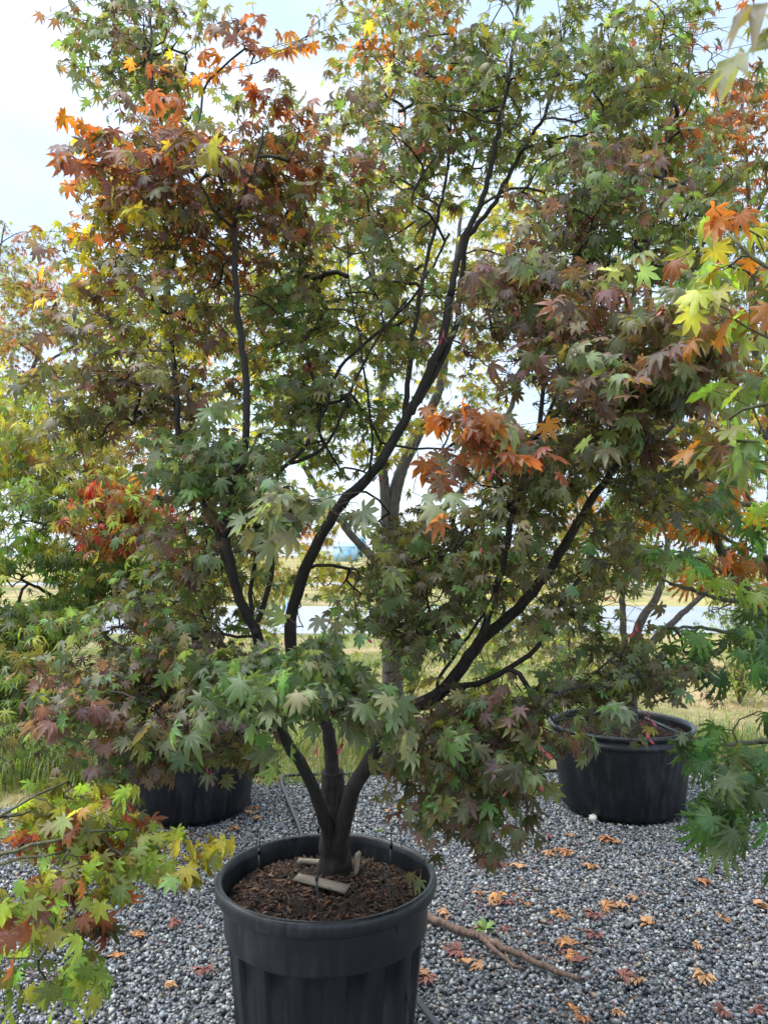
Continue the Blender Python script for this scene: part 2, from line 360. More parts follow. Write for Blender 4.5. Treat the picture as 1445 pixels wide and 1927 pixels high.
# ------------------------------------------------------------------ leaf shapes
def leaf_proto(lobes, sinus, wid, curl, fold, seed, detail, tooth=0):
    """palmate leaf: base at the origin, main lobe along +Y, face up; returns verts, tris, radial and vein values"""
    g = np.random.default_rng(seed); v = [(0, 0, 0)]; rad = [0]; vein = [1]; f = []
    def add(r, a, rv, vv):
        x, y = r * math.sin(a), r * math.cos(a)
        z = -curl * r * r + (fold * r * (1 - vv)) + .035 * g.normal() * r
        v.append((x, y, z)); rad.append(rv); vein.append(vv); return len(v) - 1
    n = len(lobes); notch = []
    for i in range(n + 1):
        if i == 0: a, r = lobes[0][0] - .42, .10
        elif i == n: a, r = lobes[-1][0] + .42, .10
        else:
            a = (lobes[i - 1][0] + lobes[i][0]) / 2; r = sinus * min(lobes[i - 1][1], lobes[i][1]) * (1 + .08 * g.normal())
        notch.append(add(r, a, .45, 0))
    for i, (a, ln) in enumerate(lobes):
        a += .05 * g.normal(); ln *= 1 + .06 * g.normal()
        T = add(ln, a + .06 * g.normal(), 1.0, .9); nl, nr_ = notch[i], notch[i + 1]
        if detail == 0: f += [(0, T, nl), (0, nr_, T)]
        elif detail == 1:
            m = sinus * ln + (1 - sinus) * ln * .42; da = wid / max(m / ln, .3)
            s1 = add(m, a - da, .6, 0); s2 = add(m, a + da, .6, 0); mm = add(m, a, .5, 1)
            f += [(0, mm, nl), (nl, mm, s1), (s1, mm, T), (0, nr_, mm), (nr_, s2, mm), (s2, T, mm)]
        else:
            prev_l, prev_r, prev_m = nl, nr_, 0
            for t in (.45, .62, .8):
                m = ln * t; da = wid * (1.15 - .75 * t) / t * 1.3
                mm = add(m, a, t, 1); s1 = add(m * 1.13, a - da, t, 0); s2 = add(m * 1.13, a + da, t, 0)
                f += [(prev_m, mm, prev_l), (prev_l, mm, s1), (prev_m, prev_r, mm), (prev_r, s2, mm)]
                prev_l, prev_r, prev_m = add(m * 1.02, a - da * .45, t, .4), add(m * 1.02, a + da * .45, t, .4), mm
            f += [(prev_l, prev_m, T), (prev_r, T, prev_m)]
    return np.array(v), np.array(f), np.array(rad, float), np.array(vein, float)
def fan(angs, lens): return [(R(-a), l) for a, l in list(zip(angs, lens))[::-1] if a > 0] + [(0, lens[0])] + [(R(a), l) for a, l in zip(angs, lens) if a > 0]
FA = fan([0, 36, 75, 118], [1, .95, .8, .5]); FP = fan([0, 38, 78, 122], [1, .92, .72, .4]); FJ = fan([0, 27, 55, 84, 118], [1, .98, .93, .8, .55])
CUR = [(.15, .12), (.4, .1), (.65, .2), (.3, -.18), (.9, .35), (.1, .3), (.6, -.3)]
PROTO = {
 'A1': [leaf_proto(FA, .47, .155, c, d, 10 + i, 1) for i, (c, d) in enumerate(CUR)],
 'A0': [leaf_proto(FA, .5, .155, c, d, 20 + i, 0) for i, (c, d) in enumerate(CUR)],
 'P1': [leaf_proto(FP, .26, .105, c, d, 30 + i, 1) for i, (c, d) in enumerate(CUR)],
 'P0': [leaf_proto(FP, .33, .12, c, d, 40 + i, 0) for i, (c, d) in enumerate(CUR)],
 'J1': [leaf_proto(FJ, .28, .10, c * .9 + .15, d, 50 + i, 2) for i, (c, d) in enumerate(CUR)]}
PM = {}
for k, ps in PROTO.items():
    if k in ('A1', 'P1', 'J1', 'A0', 'P0'):
        PM[k] = []
        for v, f, r_, ve in ps:
            m = mesh('leaf_blade', v, f, True, None, {'rad': r_, 'vein': ve}); m.materials.append(M['leaf_o']); PM[k].append(m)

COL = dict(G=(.115, .19, .08), GG=(.175, .215, .13), O=(.165, .178, .06), Y=(.36, .32, .045), OR=(.40, .15, .03), RU=(.27, .085, .045),
           PU=(.17, .10, .10), BR=(.102, .104, .058), R=(.36, .035, .045), SD=(.14, .085, .075), LG=(.20, .31, .07), DG=(.05, .115, .045), YG=(.29, .32, .07), MG=(.07, .165, .055))

# ------------------------------------------------------------------ trees
def limb_points(l):
    p = np.array([np.append(P(a, b, y), 0) if not isinstance(a, str) else None for a, b, y in l['px']])
    return p
def mats_from(pos, axis, nrm, size):
    y = axis / np.linalg.norm(axis, axis=1)[:, None]; z = nrm - y * np.sum(nrm * y, 1)[:, None]; z /= np.linalg.norm(z, axis=1)[:, None] + 1e-9
    x = np.cross(y, z); return np.stack([x, y, z], -1) * size[:, None, None]
HOLES = [(705, 925, 34), (830, 850, 30), (770, 915, 22), (560, 1172, 34), (665, 1030, 30), (690, 700, 0), (1010, 760, 26), (1065, 225, 26), (755, 215, 20), (475, 640, 0),
         (950, 690, 16), (1180, 1150, 40), (1240, 1140, 26), (160, 1235, 22), (45, 1105, 26), (220, 1190, 20), (700, 1215, 14), (820, 1130, 12), (880, 1000, 0), (1000, 780, 24), (1372, 80, 55), (25, 255, 70), (640, 690, 0)]
def make_tree(name, label, base, trunk, limbs, clumps, kind, size, mat, leaves=4, shoot=.12, pet=.03, show=(), holes=True, far=2.45, group=None, dens=1.0, seed=1, nobj=300, samaras=0, droop=(5, 85), twig_r=.0011, cover=.6, lowbig=0, lw=1.0, hang=0):
    global rng
    rng = np.random.default_rng(seed)
    base = np.asarray(base, float); t = thing(name, label, 'tree', base, group)
    npos, nrad, npar, ntan = [], [], [], []
    def wood(pts, r0, r1, nm, flare=0, sides=12):
        pts = np.asarray(pts, float); n = len(pts); s = np.linspace(0, 1, n)
        pts = pts.copy(); pts[1:-1] += rng.normal(0, .002, (n - 2, 3)) if n > 2 else 0
        rad = r0 + (r1 - r0) * s ** .85
        if flare: rad = rad + flare * np.exp(-s * 14)
        rad = rad * (1 + .015 * np.sin(s * 40 + seed) + .012 * rng.normal(size=n))
        v, f = tube(pts, rad, sides, .02, True, .03 if sides > 16 else .02); link(nm, mesh(nm, v - base, f, True), mat, t)
        tan = np.gradient(pts, axis=0)
        for i in range(n): npos.append(pts[i]); nrad.append(rad[i]); npar.append(-1); ntan.append(unit(tan[i]))
    wood(catmull(np.array([base + np.array(trunk['start'])] + [P(*q) for q in trunk['px']]), .014), *trunk['r'], 'trunk', trunk.get('flare', .01), 34)
    for l in limbs:
        p = np.array([P(*q) for q in l[0]])
        if not l[3:]:      # grow out of the nearest wood
            A = np.array(npos); d = np.linalg.norm(A - p[0], axis=1) ; j = int(np.argmin(d))
            if d[j] > .004: p = np.vstack([A[j], p])
        wood(catmull(p, .03), l[1] * lw, l[2] * lw, 'limb', 0, 12)
    nlimb = len(npos)
    # sprays
    att, pal = [], []
    for cx, cy, y, rx, ry, rz, n, cols in clumps:
        c = P(cx, cy, y); m = y / F; n = max(1, int(round(n * dens)))
        u = rng.normal(size=(n, 3)); u /= np.linalg.norm(u, axis=1)[:, None]; u *= (rng.random(n) ** .4)[:, None]
        att.append(c + u * np.array([rx * m, rz, ry * m])); 
        for _ in range(n): pal.append(cols)
    att = np.vstack(att); S = len(att)
    A0 = np.array(npos); dl = np.min(np.linalg.norm(att[:, None, :] - A0[None, ::3, :], axis=2), axis=1)
    order = np.argsort(dl)
    cap = nlimb + S * 40; XP = np.zeros((cap, 3)); XP[:nlimb] = A0; par = np.full(cap, -1); nn = nlimb
    tan = np.zeros((cap, 3)); tan[:nlimb] = np.array(ntan)
    chains = []; sdir = np.zeros((S, 3))
    for s in order:
        a = att[s]; d = a - XP[:nn]; ds = np.sqrt((d * d).sum(1)); cost = ds + .3 * np.maximum(0, -d[:, 2]) - .12 * np.sum(d * tan[:nn], 1)
        j = int(np.argmin(cost)); p0 = XP[j]; dist = ds[j]
        dr = unit(a - p0 + 1e-6); ctrl = p0 + .45 * dist * unit(dr + .55 * tan[j] + np.array([0, 0, .25]))
        k = max(2, min(38, int(dist / .045))); tt = np.linspace(0, 1, k + 1)[1:, None]
        pts = (1 - tt) ** 2 * p0 + 2 * tt * (1 - tt) * ctrl + tt ** 2 * a + rng.normal(0, .003, (k, 3))
        ids = [j]; prev = j
        for q in pts:
            XP[nn] = q; par[nn] = prev; tan[nn] = unit(q - XP[prev]); ids.append(nn); prev = nn; nn += 1
        chains.append(ids); sdir[s] = unit(a - ctrl + 1e-6)
    cnt = np.zeros(nn)
    for ids in chains:
        q = ids[-1]
        while q >= nlimb: cnt[q] += 1; q = par[q]
    tw = MB(); bc = {'bark': (.022, .016, .013), 'bark2': (.07, .06, .05), 'bark3': (.06, .055, .022)}[mat]if isinstance(mat, str) else BARKC[mat.name]
    for ids in chains:
        r_ = np.array([twig_r * max(cnt[i], 1) ** .5 if i >= nlimb else twig_r * max(cnt[ids[1]], 1) ** .5 for i in ids])
        v, f = tube(XP[ids], r_, 5 if r_[0] > .003 else 4, 0, False); tw.add(v, f, np.array(bc) * (.8 + .6 * rng.random()))
    # shoots and leaves, all sprays at once
    out = att - (base + np.array([0, 0, 0])); out[:, 2] = 0; out /= np.linalg.norm(out, axis=1)[:, None] + 1e-6
    D = sdir * .8 + out * .5 + rng.normal(0, .28, (S, 3)); D[:, 2] = D[:, 2] * .6 - hang; D /= np.linalg.norm(D, axis=1)[:, None]
    SL = shoot * (.55 + .9 * rng.random(S)); sag = np.array([0, 0, -.25])
    side = np.cross(D, [0, 0, 1.0]); side /= np.linalg.norm(side, axis=1)[:, None] + 1e-6
    LP, LA, LN, LS, LC, PB = [], [], [], [], [], []
    colarr = np.array([[COL[c] for c in (p if isinstance(p, (list, tuple)) else p.split())][rng.integers(len(p.split()))] for p in pal])
    for s in range(S):
        q = np.array([att[s], att[s] + D[s] * SL[s] * .5 + sag * SL[s] * .12, att[s] + D[s] * SL[s] + sag * SL[s] * .5])
        v, f = tube(q, [twig_r, twig_r * .85, twig_r * .6], 3, 0, False); tw.add(v, f, np.array(bc) * 1.5)
    for j in range(leaves):
        tj = (j + .6) / leaves
        p = att + D * (SL * tj)[:, None] + sag * (SL * .5 * tj * tj)[:, None]
        for sg in (-1, 1):
            keep = rng.random(S) < .93
            up = np.cross(side, D)
            ph = rng.normal(0, .5, S) + (j % 2) * .7
            pd = D * (.35 + .5 * tj) + (side * np.cos(ph)[:, None] + up * np.sin(ph)[:, None]) * sg * .85 + rng.normal(0, .2, (S, 3)) + np.array([0, 0, .12])
            pd /= np.linalg.norm(pd, axis=1)[:, None]
            pl = pet * (.6 + .8 * rng.random(S)); b = p + pd * pl[:, None]
            hz = pd + rng.normal(0, .3, (S, 3)); hz[:, 2] = 0; hz /= np.linalg.norm(hz, axis=1)[:, None] + 1e-6
            dr = np.radians(rng.uniform(droop[0], droop[1], S)); ax = hz * np.cos(dr)[:, None]; ax[:, 2] -= np.sin(dr)
            nr_ = np.array([0, 0, 1.0]) + hz * .35 + rng.normal(0, .48, (S, 3))
            sz = rng.uniform(size[0], size[1], S) * (.85 + .3 * tj)
            if lowbig: sz = sz * np.where(att[:, 1] < 1.97, 1.0 + lowbig, 1.0)
            cj = rng.random(S) < .38
            cc = colarr.copy(); alt = np.array([COL[p_.split()[rng.integers(len(p_.split()))]] for p_ in pal]); cc[cj] = alt[cj]
            cc = cc * np.exp(rng.normal(0, .33, (S, 1))) * np.exp(rng.normal(0, .11, (S, 3)))
            for X, Y in ((LP, b), (LA, ax), (LN, nr_), (LS, sz), (LC, cc), (PB, p)): X.append(Y[keep])
    LP, LA, LN, LS, LC, PB = [np.concatenate(x) for x in (LP, LA, LN, LS, LC, PB)]
    # gaps in the crown, and open air in front of the limbs that can be seen
    px, py, dep = to_px(LP + LA * LS[:, None] * .5); ok = dep > .3
    if holes:
        for hx, hy, hr in HOLES: ok &= ~(((px - hx) ** 2 + (py - hy) ** 2 < (hr + 14) ** 2) & (rng.random(len(px)) < .93))
    for path, w_, dlimb in show:
        for (a, b), (c, d) in zip(path[:-1], path[1:]):
            ux, uy = c - a, d - b; tt = np.clip(((px - a) * ux + (py - b) * uy) / (ux * ux + uy * uy), 0, 1)
            dd = np.hypot(px - a - tt * ux, py - b - tt * uy); ok &= ~((dd < w_) & (dep < dlimb + .1) & (rng.random(len(px)) < cover))
    LP, LA, LN, LS, LC, PB, px, py, dep = [x[ok] for x in (LP, LA, LN, LS, LC, PB, px, py, dep)]
    n = len(LP); Mx = mats_from(LP, LA, LN, LS); pi = rng.integers(0, len(CUR), n)
    # the leaves that show largest become objects of their own
    infr = (px > -20) & (px < W + 20) & (py > -20) & (py < H + 20)
    od = np.argsort(dep); seen = set(); front = np.zeros(n, bool)
    for i in od:
        if infr[i]:
            k = (int(px[i] // 14), int(py[i] // 14))
            if k not in seen: seen.add(k); front[i] = True
    sc_ = LS / dep * (front * 1.0 + .2) * infr; big = np.argsort(-sc_)[:nobj]; big = big[sc_[big] * F > 6]
    single = np.zeros(n, bool); single[big] = True
    V, Fc, Cc, Ra, Ve, o = [], [], [], [], [], 0
    lo = dep > far
    for hi in (0, 1):
        kk = kind + ('1' if hi else '0')
        if kk not in PROTO: kk = kind + '1'
        for p_i in range(len(CUR)):
            w_ = np.where(~single & (pi == p_i) & (lo == (hi == 0)))[0]
            if not len(w_): continue
            pv, pf, pr_, pe = PROTO[kk][p_i]
            v = np.einsum('nij,kj->nki', Mx[w_], pv) + LP[w_][:, None, :] - base
            V.append(v.reshape(-1, 3)); Fc.append((pf[None] + (np.arange(len(w_)) * len(pv))[:, None, None]).reshape(-1, 3) + o); o += len(w_) * len(pv)
            Cc.append(np.repeat(LC[w_], len(pv), 0)); Ra.append(np.tile(pr_, len(w_))); Ve.append(np.tile(pe, len(w_)))
    if V: crown = link('crown', mesh('crown', np.vstack(V), np.vstack(Fc), True, np.vstack(Cc), {'rad': np.concatenate(Ra), 'vein': np.concatenate(Ve)}), M['leaf'], t, 'stuff')
    else: crown = t
    for i in big:
        kk = kind + ('0' if (dep[i] > far and kind + '0' in PM) else '1')
        ob = bpy.data.objects.new('leaf', PM[kk][pi[i]]); C.objects.link(ob); ob.parent = crown
        mm = Matrix(Mx[i].tolist()).to_4x4(); mm.translation = Vector(LP[i] - base); ob.matrix_local = mm
        ob.color = (*np.clip(LC[i], 0, 1), 1)
    # leaf stalks
    pcl = np.array((.16, .05, .035)); near = np.where(dep < 3.6)[0]
    for i in near:
        v, f = tube(np.array([PB[i], LP[i]]), [.0008, .0006], 3, 0, False); tw.add(v, f, pcl * (.5 + rng.random()))
    tw.build('twigs', M['twig'], t, True, base, 'stuff', True)
    # winged seeds hanging under the sprays
    if samaras:
        pick = rng.choice(S, min(S, samaras * 4), replace=False, p=None); pick = [s for s in pick if 'SD' in pal[s].split() or rng.random() < .3][:samaras]
        for s in pick:
            tip = att[s] + D[s] * SL[s] * .6; mp_ = tip + np.array([0, 0, -.03]); a = rng.random() * 6.28
            for k in range(1):
                ob = bpy.data.objects.new('winged_seed', SAM); C.objects.link(ob); ob.parent = t
                sc0 = .55 + .35 * rng.random(); mm = (Matrix.Translation(Vector(mp_ - base + rng.normal(0, .012, 3))) @ Matrix.Rotation(a + k * 2, 4, 'Z') @ Matrix.Rotation(rng.normal(0, .4), 4, 'X')) @ Matrix.Scale(sc0, 4)
                ob.matrix_local = mm
    return t, n
def samara_mesh():
    v, f = [], []
    for s in (-1, 1):
        b = len(v)
        v += [(0, 0, .03), (s * .001, 0, .0), (s * .006, .003, -.002), (s * .013, .004, -.007), (s * .024, .003, -.019), (s * .026, 0, -.026), (s * .018, -.003, -.023), (s * .008, -.003, -.010), (s * .004, .004, -.004), (s * .004, -.005, -.004)]
        f += [(b, b + 1, b + 2), (b + 1, b + 8, b + 2), (b + 1, b + 2, b + 9), (b + 2, b + 3, b + 7), (b + 3, b + 6, b + 7), (b + 3, b + 4, b + 6), (b + 4, b + 5, b + 6), (b + 1, b + 7, b + 2), (b + 8, b + 3, b + 2)]
    m = mesh('winged_seed', v, f, False); m.materials.append(plain('red_winged_seed', (.5, .085, .10), .45)); return m
SAM = samara_mesh()
BARKC = {'maple_bark_dark': (.022, .016, .013), 'maple_bark_grey': (.05, .042, .035), 'maple_bark_olive': (.05, .045, .02)}

# the maple in the ribbed pot
dB = G(630, 1642, .61)[1]
A = [(627, 1500), (625, 1450), (618, 1370), (588, 1300), (550, 1225), (548, 1160), (566, 1095), (592, 1030), (640, 950), (705, 885), (762, 790), (830, 650), (845, 560)]
B = [(575, 1450), (540, 1395), (512, 1300), (485, 1200), (445, 1110), (425, 1010)]
Cc_ = [(632, 1645), (638, 1600), (650, 1540), (664, 1490), (688, 1446), (745, 1355), (835, 1298), (905, 1205), (990, 1130), (1060, 1030), (1120, 930), (1165, 870)]
def dd(path, a, b): n = len(path); return [(x, y, a + (b - a) * i / (n - 1)) for i, (x, y) in enumerate(path)]
limbs = [
 (dd(A, dB + .0, 2.45), .029, .0165),
 (dd([(845, 560), (868, 460), (908, 370), (940, 230), (965, 90), (985, -90)], 2.45, 2.5), .0145, .006),
 (dd([(775, 775), (850, 640), (868, 520), (880, 445), (925, 390), (985, 280), (1030, 200), (1062, 50), (1075, -60)], 2.45, 2.6), .0145, .005),
 (dd([(629, 1640), (618, 1580), (604, 1520)] + B, dB, 2.15), .027, .016),
 (dd([(425, 1010), (438, 930), (462, 835), (464, 720), (447, 580), (440, 430)], 2.15, 2.05), .0155, .009),
 (dd([(440, 430), (452, 385), (480, 320), (495, 240)], 2.05, 1.95), .008, .003),
 (dd([(440, 430), (400, 390), (360, 320), (300, 290)], 2.05, 2.0), .006, .003),
 (dd([(445, 500), (390, 450), (340, 400)], 2.07, 2.1), .005, .003),
 (dd([(445, 1110), (400, 980), (345, 850), (330, 700), (318, 560), (312, 420), (290, 250), (285, 90), (280, -40)], 2.2, 2.5), .014, .005),
 (dd([(478, 1190), (508, 1100), (512, 1000), (520, 900), (575, 840), (612, 768), (640, 692), (730, 608), (790, 540), (845, 440)], 2.3, 2.55), .011, .005),
 (dd([(482, 1195), (470, 1120), (482, 1040), (470, 960)], 2.2, 2.4), .010, .006),
 (dd([(560, 870), (620, 830), (668, 720), (720, 620), (770, 560)], 2.4, 2.5), .008, .004),
 (dd([(695, 890), (700, 820), (685, 700), (672, 610), (655, 520)], 2.42, 2.35), .006, .003),
 (dd([(762, 790), (775, 650), (790, 560), (806, 480), (840, 330), (850, 200)], 2.45, 2.7), .013, .005),
 (dd(Cc_, dB, 2.2), .036, .013),
 (dd([(1165, 870), (1245, 820), (1300, 760)], 2.2, 2.2), .014, .006),
 (dd([(835, 1298), (920, 1278), (1010, 1220), (1042, 1150), (1090, 1090)], 2.28, 2.1), .013, .006),
 (dd([(905, 1205), (930, 1120), (950, 1050), (966, 960), (1010, 820), (1024, 700), (1032, 600)], 2.25, 2.2), .016, .006),
 (dd([(966, 960), (905, 968), (860, 1020), (840, 1080)], 2.22, 2.2), .009, .005),
 (dd([(1010, 820), (1078, 705), (1150, 680), (1230, 640)], 2.2, 2.1), .009, .004),
 (dd([(820, 1290), (850, 1240), (930, 1130)], 2.3, 2.3), .007, .005),
 (dd([(1165, 870), (1160, 720), (1190, 560), (1240, 380), (1260, 220), (1300, 60)], 2.25, 2.6), .012, .004),
 (dd([(680, 1452), (735, 1442), (800, 1425), (870, 1400), (930, 1390)], 2.4, 2.0), .022, .006),
 (dd([(940, 1395), (1000, 1350), (1060, 1300), (1110, 1290)], 2.0, 2.0), .006, .004),
 (dd([(540, 1395), (470, 1350), (400, 1330), (320, 1320)], 2.3, 2.05), .009, .004),
 (dd([(485, 1200), (400, 1190), (320, 1170)], 2.25, 2.3), .007, .004),
 (dd([(985, 280), (1060, 260), (1140, 240), (1220, 180)], 2.5, 2.55), .006, .003),
]
SHOW = [([(630, 1650), (625, 1450), (618, 1380)], 58, dB), (A[4:], 26, 2.42), ([(845, 560), (868, 460), (908, 370), (940, 230), (965, 90)], 20, 2.5), ([(880, 445), (985, 280), (1030, 200)], 16, 2.55),
        ([(600, 1500), (545, 1400)], 40, dB), ([(480, 1190), (445, 1110), (425, 1010)], 24, 2.2), ([(485, 825), (468, 720), (445, 580), (440, 430)], 20, 2.1),
        ([(660, 1500), (690, 1440)], 45, dB), ([(770, 1340), (835, 1298), (905, 1205), (990, 1130)], 25, 2.4), ([(990, 1130), (1060, 1030), (1120, 930), (1160, 880)], 22, 2.4),
        ([(930, 1120), (966, 960)], 16, 2.2), ([(1010, 820), (1024, 700)], 16, 2.2), ([(575, 840), (640, 692), (730, 608), (790, 540)], 14, 2.5), ([(775, 650), (806, 480)], 12, 2.55), ([(690, 800), (672, 610)], 8, 2.4),
        ([(920, 1278), (1010, 1220)], 14, 2.2), ([(600, 1640), (720, 1600)], 70, 2.4), ([(470, 1500), (480, 1640)], 40, 2.4), ([(330, 1510), (450, 1500)], 60, 3.0), ([(1070, 1480), (1290, 1480)], 62, 4.0), ([(1050, 1360), (1280, 1365)], 34, 4.0)]
K = [
 (285, 90, 2.5, 95, 100, .25, 46, 'GG O G GG PU'), (465, 110, 1.95, 45, 35, .1, 3, 'OR Y PU RU'), (575, 50, 2.0, 12, 30, .05, 2, 'O Y'), (380, 165, 2.0, 25, 15, .08, 2, 'OR RU Y'),
 (330, 335, 2.0, 140, 50, .28, 36, 'RU OR PU O Y PU RU'), (520, 330, 2.2, 90, 90, .3, 22, 'RU O PU O'), (380, 430, 2.2, 150, 100, .35, 42, 'RU O O PU PU Y'), (350, 590, 2.4, 150, 90, .4, 38, 'O Y PU GG'), (290, 740, 2.3, 110, 90, .4, 34, 'BR O PU'),
 (560, 440, 2.5, 110, 120, .4, 34, 'O Y GG PU'), (560, 640, 2.6, 130, 120, .4, 34, 'O GG G'), (440, 880, 1.98, 80, 50, .2, 26, 'G GG G'), (590, 950, 1.8, 50, 22, .1, 7, 'GG'), (430, 980, 2.3, 100, 70, .3, 22, 'G BR SD G'),
 (600, 820, 2.7, 120, 90, .3, 20, 'O G'), (720, 330, 2.6, 130, 130, .4, 56, 'GG O GG SD G'), (760, 110, 2.7, 110, 130, .4, 56, 'GG O GG OR G Y'), (900, 180, 2.5, 120, 180, .4, 58, 'GG O G'), (1110, 140, 2.5, 140, 150, .4, 66, 'G GG O'),
 (1250, 190, 2.7, 90, 150, .4, 46, 'G O RU'), (1080, 420, 2.4, 140, 120, .4, 60, 'G GG PU'), (1260, 430, 2.6, 100, 130, .4, 40, 'GG G O'), (770, 560, 2.7, 130, 90, .3, 24, 'O GG'), (980, 600, 2.0, 160, 80, .3, 40, 'GG PU BR SD'),
 (1150, 690, 1.9, 150, 100, .3, 50, 'PU GG SD O GG'), (870, 830, 1.75, 50, 35, .12, 9, 'RU PU OR GG'), (1000, 890, 2.2, 140, 80, .35, 50, 'BR GG O'), (1180, 880, 2.3, 80, 80, .3, 22, 'O BR'), (850, 1050, 2.3, 120, 80, .35, 48, 'BR O G'),
 (1060, 1100, 2.1, 100, 90, .3, 28, 'GG BR O'), (760, 1160, 2.4, 90, 60, .3, 26, 'G BR'), (330, 1170, 2.3, 130, 70, .3, 26, 'G BR'), (300, 1295, 2.0, 140, 50, .3, 50, 'BR G PU BR O'), (550, 1260, 1.88, 120, 40, .2, 34, 'G GG G'),
 (640, 1310, 1.78, 80, 18, .12, 12, 'G GG'), (870, 1375, 1.98, 120, 70, .3, 66, 'BR PU G BR O'), (850, 1490, 1.98, 60, 30, .12, 10, 'BR PU'), (1080, 1310, 2.0, 90, 45, .25, 28, 'BR GG G O'), (1150, 1240, 2.1, 60, 50, .2, 10, 'BR GG'),
 (470, 1400, 2.0, 50, 25, .12, 8, 'BR O'), (215, 490, 2.4, 30, 70, .15, 10, 'O Y OR'), (190, 800, 2.2, 30, 50, .12, 8, 'BR O'), (700, 640, 2.95, 330, 420, .35, 50, 'O Y YG'), (1100, 500, 2.95, 250, 450, .3, 30, 'O Y G'), (420, 1080, 2.5, 120, 120, .3, 24, 'G BR O'), (715, 1120, 2.5, 90, 70, .2, 18, 'BR G O'), (740, 1010, 2.5, 60, 50, .2, 12, 'BR O'), (330, 1400, 2.15, 110, 22, .2, 16, 'BR G PU'), (680, 560, 2.5, 120, 120, .3, 24, 'GG G O'), (620, 740, 2.5, 100, 80, .25, 16, 'G O GG'), (1080, 780, 2.3, 110, 60, .25, 18, 'GG O PU'),
]
K = [(a, b, y + .14 if 1.9 < y < 2.12 else y, *q) for a, b, y, *q in K]
make_tree('maple_tree', 'large bronze and green leaved maple growing in the ribbed black pot', (*(P(630, 1642, dB)[:2]), .56), dict(start=(0, 0, 0), px=[(630, 1600, dB), (628, 1530, dB), (626, 1450, dB)], r=(.055, .034), flare=.022),
          limbs, K, 'A', (.0205, .037), M['bark'], show=SHOW, leaves=6, shoot=.15, pet=.026, seed=11, dens=1.72, cover=.86, far=2.2, samaras=290, lowbig=.3, lw=.8)

# the maple in the wide tub behind, to its left
make_tree('maple_tree', 'fine-leaved green, orange and red maple rising from the tub behind the ribbed pot', PL + np.array([0, 0, .44]), dict(start=(0, 0, 0), px=[(362, 1340, PL[1]), (372, 1230, PL[1]), (385, 1120, PL[1])], r=(.06, .045)),
  [(dd([(375, 1180), (330, 1090), (240, 1060), (150, 1010), (60, 980)], 4.95, 4.1), .03, .008), (dd([(385, 1120), (400, 960), (380, 800), (330, 690)], 5.0, 4.8), .03, .01), (dd([(370, 1240), (240, 1225), (150, 1150), (40, 1090)], 5.0, 4.0), .025, .007),
   (dd([(240, 1060), (190, 960), (110, 880), (40, 820)], 4.6, 4.2), .014, .005), (dd([(385, 1120), (460, 1000), (490, 850)], 5.0, 5.0), .02, .008), (dd([(240, 1225), (160, 1290), (90, 1300)], 4.6, 4.0), .012, .005), (dd([(370, 1260), (270, 1190), (215, 1180)], 5, 4.9), .02, .01)],
  [(60, 850, 4.1, 70, 80, .4, 34, 'LG YG G Y'), (160, 880, 4.3, 90, 60, .4, 34, 'YG O RU Y'), (235, 965, 3.9, 85, 50, .35, 48, 'R OR RU YG G OR YG'), (90, 960, 4.0, 90, 60, .4, 36, 'G LG YG'), (180, 1060, 4.2, 110, 50, .4, 48, 'G LG YG G MG'),
   (300, 1060, 4.4, 90, 60, .4, 34, 'LG YG O G'), (100, 1150, 4.0, 90, 40, .4, 36, 'LG G YG'), (260, 1150, 4.2, 90, 50, .4, 36, 'LG G RU'), (60, 1250, 3.8, 80, 50, .4, 34, 'G LG BR YG'), (190, 1270, 4.0, 90, 40, .4, 34, 'G LG BR YG'), (50, 1330, 3.8, 50, 20, .3, 8, 'BR G'),
   (300, 800, 4.8, 130, 100, .4, 44, 'Y YG O RU'), (440, 900, 5.0, 110, 110, .4, 34, 'YG Y O'), (330, 650, 4.9, 90, 60, .4, 22, 'Y O YG'), (480, 1080, 5.0, 70, 80, .4, 20, 'YG O Y'), (250, 1260, 3.7, 90, 40, .2, 14, 'G BR'), (20, 1070, 3.9, 50, 35, .3, 22, 'LG YG G'), (60, 770, 4.3, 90, 50, .4, 20, 'YG LG Y'), (30, 1180, 3.8, 40, 30, .3, 22, 'G YG')],
  'P', (.038, .06), M['bark2'], leaves=5, shoot=.19, pet=.03, seed=21, dens=2.0, far=3.9, droop=(20, 85))
